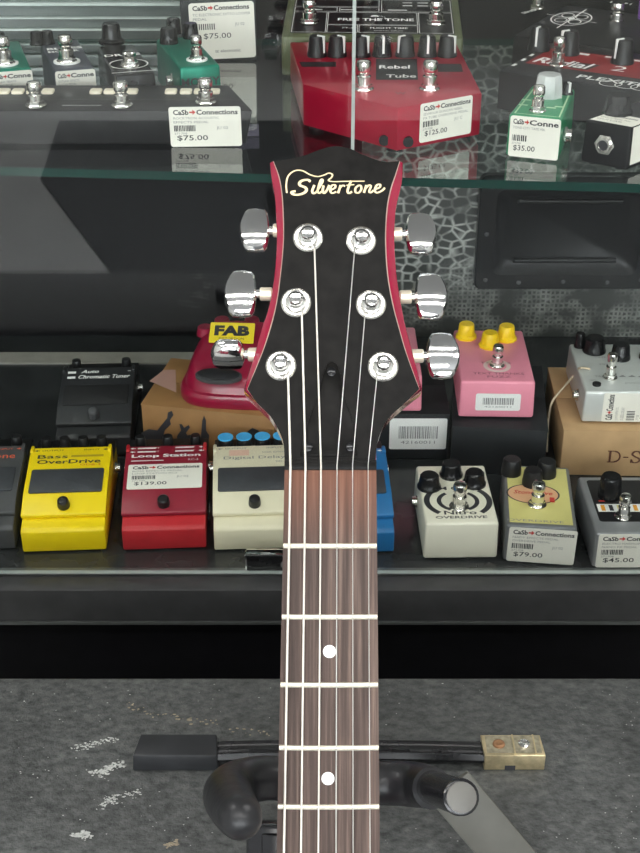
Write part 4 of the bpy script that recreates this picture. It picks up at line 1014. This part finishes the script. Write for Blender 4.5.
# tuners
CREAMC = mat('tuner_collar', (.85, .78, .62), .3, metal=.6)
def button_mesh(s, M, w=15.5, h=22.5, th=6.):
    # keystone outline, narrow on the shaft side (+x outwards)
    o = [(-.46, .30), (-.33, .5), (.22, .5), (.40, .33), (.5, .12), (.5, -.12), (.40, -.33), (.22, -.5), (-.33, -.5), (-.46, -.30), (-.5, -.1), (-.5, .1)]
    o = [(v.x, v.y) for v in catmull([(*p, 0) for p in o], 2, True)]
    def rg(k, z): return [Vector((x*w*k, y*h*k, z)) for x, y in o]
    def dome(k, sg): return [Vector((x*w*k, y*h*k, sg*(th/2-.3+2.0*(1-(2*y*k)**2)+.5*(1-(2*x*k)**2)))) for x, y in o]
    ks = (.06, .2, .35, .5, .65, .78, .88)
    s.loft([dome(k, -1) for k in ks]+[rg(.965, -th*.36), rg(1, -th*.18), rg(1, th*.18), rg(.965, th*.36)]+[dome(k, 1) for k in ks[::-1]], CHROME, M)
btn = [(-1, 228, 354.5, 34, 44, 74, 0), (-1, 240.5, 294, 33, 49, -6, 1), (-1, 254.5, 230.5, 31, 47, -8, 2), (1, 421, 234, 32, 47, -14, 3), (1, 431, 297, 33, 49, -4, 4), (1, 443, 356, 33, 46, 2, 5)]
for sd, bx, by, bw, bh, rot, i in btn:
    px, py = posts[i]; x, y = hs(px, py, 0)
    s = MB(); s.M = HM
    s.lathe([(7.4, .05), (7.4, .9), (6.6, 1.5), (5.4, 1.6)], NICKEL, at(x, y, 0), 32); s.cyl(5.4, 1.4, 3.2, NICKEL, at(x, y, 0, .2), 6, .3)
    s.lathe([(4.4, 3.0), (4.4, 5.6), (3.5, 6.2), (3.2, 8.2), (2.6, 8.9), (1, 9.0)], CHROME, at(x, y, 0), 24)
    tn = s.build('tuning_peg', g, 'chrome tuning peg with round washer')
    zc = -9.
    x2, y2 = hs(bx, by, zc); s = MB(); s.M = HM
    bwm = bw*K*1.02; bhm = bh*K*1.02
    hx = hs(bx-sd*bw/2, by, zc)[0]
    RX = Matrix.Rotation(rad(90), 4, 'Y')
    xin = x+sd*4
    a, c_ = sorted((xin, x2-sd*bwm*.45)); s.cyl(2.1, a, c_, NICKEL, Matrix.Translation((0, y2, zc)) @ RX, 16)
    a, c_ = sorted((hx-sd*1.5, hx-sd*7.5)); s.lathe([(3.0, a), (3.4, a+.6), (3.4, c_-.6), (3.0, c_)], CREAMC, Matrix.Translation((0, y2, zc)) @ RX, 20)
    s.build('tuner_shaft', tn, 'cream metal collar')
    s = MB(); s.M = HM; M = Matrix.Translation((x2, y2, zc)) @ Matrix.Rotation(rad(rot), 4, 'X')
    if sd < 0: M = M @ Matrix.Rotation(PI, 4, 'Z')
    button_mesh(s, M, bwm, bhm, 5.0); s.build('tuner_button', tn, 'chrome keystone tuner button')
# string windings on the pegs
for i in range(6):
    px, py = posts[i]; x, y = hs(px, py, 0); s = MB(); s.M = HM
    pts = [(x+4.9*math.cos(a*.7), y+4.9*math.sin(a*.7), 3.4+a*.07) for a in range(0, 28)]
    s.tube(pts, max(rs[i], .3), STEEL, 6, 1)
    tx, ty = hs(*tops[i], 4.5); s.tube([(x+4.9*(1 if i < 3 else -1)*.8, y-2, 4.5), (tx, ty, 4.5)], max(rs[i], .3), STEEL, 6, 1); s.build('string_winding', g)
# body, below the picture
by0 = -395
bo = [(0, by0+8), (26, by0+10), (40, by0+40), (70, by0+62), (98, by0+40), (112, by0+2), (140, by0-35), (142, by0-90), (122, by0-150), (122, by0-205), (150, by0-260), (160, by0-320), (130, by0-390), (70, by0-425), (0, by0-432), (-70, by0-425), (-130, by0-390), (-160, by0-320), (-150, by0-260), (-122, by0-205), (-122, by0-150), (-145, by0-90), (-145, by0-30), (-125, by0+12), (-100, by0+62), (-68, by0+72), (-42, by0+42), (-28, by0+10)]
bo = [(v.x, v.y) for v in catmull([(*p, 0) for p in bo], 4, True)]
b = MB(); b.prism(bo, -50, -8, REDL, 3, 3); b.build('guitar_body', g, 'red lacquered body')
b = MB(); b.box(-44, 44, -618, -600, -8, .8, CHROME, 1.5); b.box(-30, 30, -566, -548, -8, .6, NICKEL, 1); b.build('bridge', g)
for y in (-455, -530): b = MB(); b.box(-44, 44, y-9, y+9, -8.4, -1.5, BLACKP, 2); b.build('pickup', g)
for x, y in ((80, -640), (105, -690), (80, -730)): b = MB(); b.cyl(10, -8.4, 6, BLACKP, at(x, y, 0), 24, 1); b.build('control_knob', g)
for x, y in ((80, -640),): pass

# ------------------------------------------------------------------ guitar stand
st = bpy.data.objects.new('guitar_stand', None); COL.objects.link(st)
SP = lambda px, py, vd: tuple(P(px, py, vd))
base = P(285, 800, .672); yb0 = base.y-base.z*math.tan(PITCH)
st.location = (base.x, yb0, 0); SI = Matrix.Translation(st.location).inverted()
tag(st, 'black guitar stand with a padded neck yoke holding the guitar neck', 'guitar stand')
def spart(name, b, label=None):
    o = b.build(name, st, label); o.matrix_parent_inverse = SI; return o
MB1 = lambda: MB(1.)
FOAM = mat('yoke_rubber', (.016, .016, .018), .36, noise=.2, bump=.25, bscale=180, spec=.4)
TUBE = mat('stand_black_paint', (.010, .010, .012), .18, spec=.5)
CAPM = mat('tube_end_cap', (.13, .125, .115), .5, metal=.2, noise=.1)
b = MB1(); b.tube([SP(335, 783, .660), SP(300, 782, .661), SP(268, 778, .658), SP(240, 783, .646), SP(228, 793, .628), SP(232, 805, .606), SP(240, 817, .586)], [.0105, .0108, .0112, .0118, .0122, .0118, .0105], FOAM, 24, 6, round_end=True)
arm = spart('yoke_arm', b, 'left padded yoke arm with a rounded rubber end')
b = MB1(); b.tube([SP(325, 783, .660), SP(360, 783, .661), SP(392, 783, .662), SP(418, 785, .655), SP(432, 788, .640)], [.0105, .011, .0113, .0113, .0105], FOAM, 24, 6)
b.tube([SP(428, 786, .648), SP(440, 790, .625), SP(451, 794, .605), SP(460, 796.5, .588)], [.0083, .0083, .0083, .0083], TUBE, 24, 5); 
spart('yoke_arm', b, 'right yoke arm with its black tube end bare')
b = MB1(); e = P(460.5, 797, .5862); dv = (P(460.5, 797, .5862)-P(451, 794, .605)).normalized()
q_ = dv.to_track_quat('Z', 'Y').to_matrix().to_4x4(); M = Matrix.Translation(e) @ q_
b.lathe([(.0083, -.003), (.0086, -.001), (.0084, .0014), (.0072, .002)], TUBE, M); b.lathe([(.0070, .0), (.0070, .0026), (.0062, .0030)], CAPM, M); spart('tube_end_cap', b, 'grey round end cap')
# upright post parallel to the neck
up = VU
b = MB1(); top = P(285, 822, .672); bot = top-up*((top.z-.03)/up.z)
q_ = up.to_track_quat('Z', 'Y').to_matrix().to_4x4()
Lp = (top-bot).length; M = Matrix.Translation(bot) @ Matrix(((1, 0, 0, 0), (0, VU.y, VD.y, 0), (0, VU.z, VD.z, 0), (0, 0, 0, 1)))
# local axes: x right, y up the post, z away from the player
b.box(-.020, .020, 0, Lp, -.006, .006, TUBE, .002, M=M); b.box(-.012, .012, 0, Lp-.004, -.0085, -.0058, TUBE, .001, M=M); spart('upright_post', b)
b = MB1(); b.box(-.012, .012, Lp-.004, Lp+.022, -.005, .005, TUBE, .002, M=M @ Matrix.Translation((.012, 0, -.004))); spart('yoke_bracket', b)
# flat grey metal bar below the right arm
BAR = mat('flat_bar_grey', (.085, .083, .072), .45, metal=.1, noise=.08, spec=.3)
b = MB1(); A = P(449, 786, .664); B = P(610, 975, .70); dv = (B-A).normalized(); nz_ = (-VD-dv*(-VD).dot(dv)).normalized(); sx_ = dv.cross(nz_)
M = Matrix(((sx_.x, dv.x, nz_.x, A.x), (sx_.y, dv.y, nz_.y, A.y), (sx_.z, dv.z, nz_.z, A.z), (0, 0, 0, 1)))
b.box(-.0125, .0125, 0, (B-A).length, -.0015, .0015, BAR, .0006, M=M); spart('flat_bar', b, 'flat grey metal bar')
# lower cradle and tripod, below the picture
lo = M = None
cr = GL+VU*(-.832)-(-VD)*.0
cr = GL-VU*.832+VD*.029
b = MB1()
for s_ in (-1, 1):
    b.tube([tuple(bot+VU*(.20)+VX*s_*.0), tuple(bot+VU*.19+VX*s_*.08+VD*-.01), tuple(cr+VX*s_*.09-VU*.012+VD*.03), tuple(cr+VX*s_*.09-VU*.012-VD*.05), tuple(cr+VX*s_*.09+VU*.025-VD*.065)], .009, FOAM, 16, 6, round_end=True)
spart('lower_cradle', b)
for dx, dy in ((-.26, -.16), (.26, -.16), (0, .26)):
    b = MB1(); j = bot+VU*.06; b.tube([tuple(j), (base.x+dx*.5, yb0+.07+dy*.5, .07), (base.x+dx, yb0+.05+dy, .012)], .009, TUBE, 16, 6)
    lg = spart('leg', b); b = MB1(); b.tube([(base.x+dx*.94, yb0+.05+dy*.94, .0155), (base.x+dx*1.04, yb0+.05+dy*1.04, .0125)], .0125, RUBBER, 16, 2)
    o = b.build('rubber_foot', lg); o.matrix_parent_inverse = SI

# ------------------------------------------------------------------ grey case in front of the display case
CT = .758
cf, cb = .478, G(320, 676, CT).y
cs = bpy.data.objects.new('equipment_case', None); COL.objects.link(cs); cs.location = (0, (cf+cb)/2, 0)
tag(cs, 'worn grey leatherette covered case standing behind the guitar, with a strap handle on top', 'case')
CI = Matrix.Translation(cs.location).inverted()
def cpart(name, b, parent=None, label=None):
    o = b.build(name, parent or cs, label); o.matrix_parent_inverse = CI if parent is None else Matrix(); return o
b = MB1(); b.box(-.40, .40, cf, cb, .006, CT, TOLEX, .004, 3)
rs_ = random.Random(5)
def scuff(pts, wpx, nblob, m, sz=1.4):
    for k in range(nblob):
        u = rs_.random()*(len(pts)-1); i = int(u); u -= i
        px = pts[i][0]+(pts[i+1][0]-pts[i][0])*u+rs_.gauss(0, wpx*.4); py = pts[i][1]+(pts[i+1][1]-pts[i][1])*u+rs_.gauss(0, wpx*.4)
        c0 = G(px, py, CT+.00012)
        if not (cf+.006 < c0.y < cb-.006 and abs(c0.x) < .39): continue
        n_ = 6; a0 = rs_.random()*6; r = rs_.uniform(.3, 1)*sz*.001
        b.add([(c0.x+r*math.cos(a0+2*PI*q/n_)*rs_.uniform(.6, 1.8), c0.y+r*math.sin(a0+2*PI*q/n_)*rs_.uniform(.5, 1.1), CT+.00012+k*1e-7) for q in range(n_)], [tuple(range(n_))], m)
scuff([(73, 748), (95, 744), (119, 739)], 4, 90, SCUFF, .8); scuff([(89, 773), (103, 772), (110, 767), (124, 763)], 5, 130, SCUFF, .9); scuff([(101, 806), (116, 797), (141, 792)], 5, 90, SCUFF, .8)
scuff([(74, 835), (88, 835)], 5, 80, SCUFF, 1.1); scuff([(160, 850), (178, 842)], 4, 26, SCUFFB); scuff([(128, 705), (150, 715), (210, 722), (270, 735)], 5, 60, SCUFFB, 1.)
scuff([(0, 690), (300, 690)], 40, 60, SCUFF, .5); scuff([(380, 690), (640, 720), (640, 850), (400, 840)], 60, 130, SCUFF, .45); scuff([(0, 760), (200, 840)], 60, 60, SCUFF, .5)
cpart('case_shell', b)
for x in (-.36, .36):
    for y in (cf+.025, cb-.025): b = MB1(); b.cyl(.012, 0, .0065, RUBBER, at(x, y, 0), 20); cpart('rubber_foot', b)
# handle
hf = G(512, 770, CT).y; hh = .0112
xl = lambda px: (px-320)/F*(hf*math.cos(PITCH)+(CAMZ-CT-hh)*math.sin(PITCH))
b = MB1(); STR = mat('strap_black', (.009, .009, .010), .25, noise=.2, spec=.35)
ys0, ys1 = hf+.0015, hf+.0140; ym = (ys0+ys1)/2
xs = [xl(200), xl(240), xl(290), xl(350), xl(430), xl(490)]
rings = []
for x, zz in zip(xs, (0.004, .0052, .006, .006, .0052, .004)):
    rings.append([Vector((x, y_, CT+zz+dz)) for y_, dz in ((ys0, 0), (ys0-.0008, .0025), (ys0+.001, .0052), (ys0+.003, .0046), (ys0+.0038, .0038), (ys0+.0046, .0048), (ys1-.0046, .0048), (ys1-.0038, .0038), (ys1-.003, .0046), (ys1-.001, .0052), (ys1+.0004, .0025), (ys1, 0))])
b.loft(rings, STR)
hd_ = cpart('strap_handle', b, label='black ribbed strap handle')
b = MB1(); BCAP = mat('handle_cap_black', (.018, .019, .021), .45, noise=.15, spec=.3)
b.hexa([(xl(131), hf-.001, CT), (xl(218), hf-.001, CT), (xl(216), hf+.018, CT), (xl(137), hf+.018, CT), (xl(132.5), hf, CT+.0115), (xl(217), hf, CT+.0115), (xl(215), hf+.0165, CT+.0125), (xl(137), hf+.0165, CT+.0125)], BCAP, .0012, 2)
cpart('handle_cap', b, label='black plastic handle end cap')
b = MB1(); BRS = mat('brass_worn', (.62, .52, .32), .32, metal=.8, noise=.2, nscale=200); BRD = mat('brass_tarnished', (.40, .36, .26), .4, metal=.7, noise=.3, nscale=300)
a, c_ = xl(485), xl(546)
b.hexa([(a, hf, CT), (c_, hf, CT), (c_-.001, hf+.0175, CT), (a, hf+.0175, CT), (a, hf, CT+hh), (c_, hf, CT+hh), (c_-.001, hf+.0170, CT+hh), (a-.001, hf+.0170, CT+hh)], BRS, .0006, 2)
b.rect(a+.0015, c_-.002, hf+.002, hf+.016, CT+hh+.0002, BRD)
b.box(a+.017, a+.018, hf+.001, hf+.0165, CT+hh, CT+hh+.0007, BRS); b.box(c_-.006, c_-.005, hf+.001, hf+.0165, CT+hh, CT+hh+.0007, BRS); b.box(a+.012, a+.018, hf-.0003, hf+.001, CT+.0002, CT+.0035, INK)
cap = cpart('handle_cap', b, label='tarnished brass handle end cap')
for x, m_ in ((a+.009, mat('rivet_rust', (.30, .16, .08), .5, metal=.6)), (a+.0235, NICKEL)):
    s = MB1(); s.lathe([(.0036, 0), (.0034, .0009), (.0022, .0013), (.0005, .0009)], m_, Matrix.Translation((x, hf+.009, CT+hh+.0002)), 18); o = s.build('screw', cap); o.matrix_parent_inverse = CI if False else Matrix()

# ------------------------------------------------------------------ the shop around it
TILE = mat('floor_grey_tile', (.42, .42, .41), .35, noise=.15, nscale=6)
WALLM = mat('wall_paint_pale', (.55, .55, .52), .8, noise=.05, nscale=4); CEIL = mat('ceiling_grey', (.30, .30, .30), .9, noise=.03)
RX0, RX1, RY0, RY1, RZ = -3.0, 3.0, -3.6, 2.4, 2.75
def slab(name, *a, m=None):
    b = MB1(); b.box(*a, m); return struct(b.build(name, smooth=False))
slab('floor', RX0-.1, RX1+.1, RY0-.1, RY1+.1, -.1, 0, m=TILE); slab('ceiling', RX0-.1, RX1+.1, RY0-.1, RY1+.1, RZ, RZ+.1, m=CEIL)
slab('wall_left', RX0-.1, RX0, RY0, RY1, 0, RZ, m=WALLM); slab('wall_right', RX1, RX1+.1, RY0, RY1, 0, RZ, m=WALLM)
slab('wall_back', RX0, RX1, RY1, RY1+.1, 0, RZ, m=WALLM); slab('wall_front', RX0, RX1, RY0-.1, RY0, 0, RZ, m=WALLM)
b = MB1(); mp_ = [(-.5, -.25), (-.42, -.7), (-.50, -1.2), (-.85, -2.0), (-.9, -2.6), (1.4, -2.6), (1.4, -.25)]  # unseen mat, added behind the camera to shape a dark reflection in the glass
b.prism([(v.x, v.y) for v in mp_ and [Vector((*p, 0)) for p in mp_]][::-1], .0005, .008, RUBBER, .003); tag(b.build('reflection_mat'), 'unseen black mat added to darken the reflection in the glass', 'mat')
LAMP = mat('lamp_diffuser', (.9, .9, .9), .5, emis=(1, .985, .95), estr=10.)
for i, (x, y) in enumerate(((-1.3, -.9), (1.3, -.9), (-1.3, .9), (1.3, .9), (0, -.34), (0, -.85), (0, -2.4))):
    t = Thing('ceiling_light', 'unseen fluorescent ceiling light panel with a white frame', 'ceiling light', Vector((x, y, RZ-.045)), 0, 'ceiling light panels')
    hw = .055 if i in (4, 5) else .14  # the two narrow centre lights are added to put bands in the chrome buttons
    b = MB1(); b.box(-.62, .62, -hw-.03, hw+.03, .02, .0449, CEIL, .004); b.build('lamp_frame', t.o)
    b = MB1(); b.box(-.59, .59, -hw, hw, 0, .0195, LAMP); b.build('diffuser', t.o, smooth=False)

FILLP = mat('fill_light_pane', (.8, .8, .8), .5, emis=(.92, .97, 1.), estr=5.)  # glowing panes added on the unseen wall behind the camera as frontal fill
for i, (xa_, xb_) in enumerate(((-2.6, -.05), (.05, 2.6))):
    b = MB1(); b.box(xa_+.05, xb_-.05, RY0+.0005, RY0+.004, .95, 2.45, FILLP); wn = struct(b.build('fill_window_%d' % (i+1), smooth=False))
    b = MB1()
    for bx4 in ((xa_, xb_, .9, .95), (xa_, xb_, 2.45, 2.5), (xa_, xa_+.05, .95, 2.45), (xb_-.05, xb_, .95, 2.45), ((xa_+xb_)/2-.02, (xa_+xb_)/2+.02, .95, 2.45)): b.box(bx4[0], bx4[1], RY0+.0045, RY0+.05, bx4[2], bx4[3], BLACKM)
    b.build('fill_window_frame', wn)

# ------------------------------------------------------------------ camera, world, view
cam = bpy.data.cameras.new('camera'); co = bpy.data.objects.new('camera', cam); COL.objects.link(co)
co.location = CAM; co.rotation_euler = (rad(90)-PITCH, 0, 0)
cam.sensor_fit = 'VERTICAL'; cam.sensor_height = 24; cam.lens = 24*F/853; cam.clip_start = .02
SC.camera = co
w = bpy.data.worlds.new('world'); SC.world = w; w.use_nodes = True
w.node_tree.nodes['Background'].inputs[0].default_value = (.8, .85, .9, 1); w.node_tree.nodes['Background'].inputs[1].default_value = .3
SC.view_settings.view_transform = 'Standard'; SC.view_settings.look = 'None'; SC.view_settings.gamma = 1; SC.view_settings.exposure = 0.72
SC.view_settings.use_curve_mapping = False
SC.cycles.use_denoising = True; SC.cycles.max_bounces = 10; SC.cycles.transparent_max_bounces = 24; SC.cycles.sample_clamp_indirect = 6
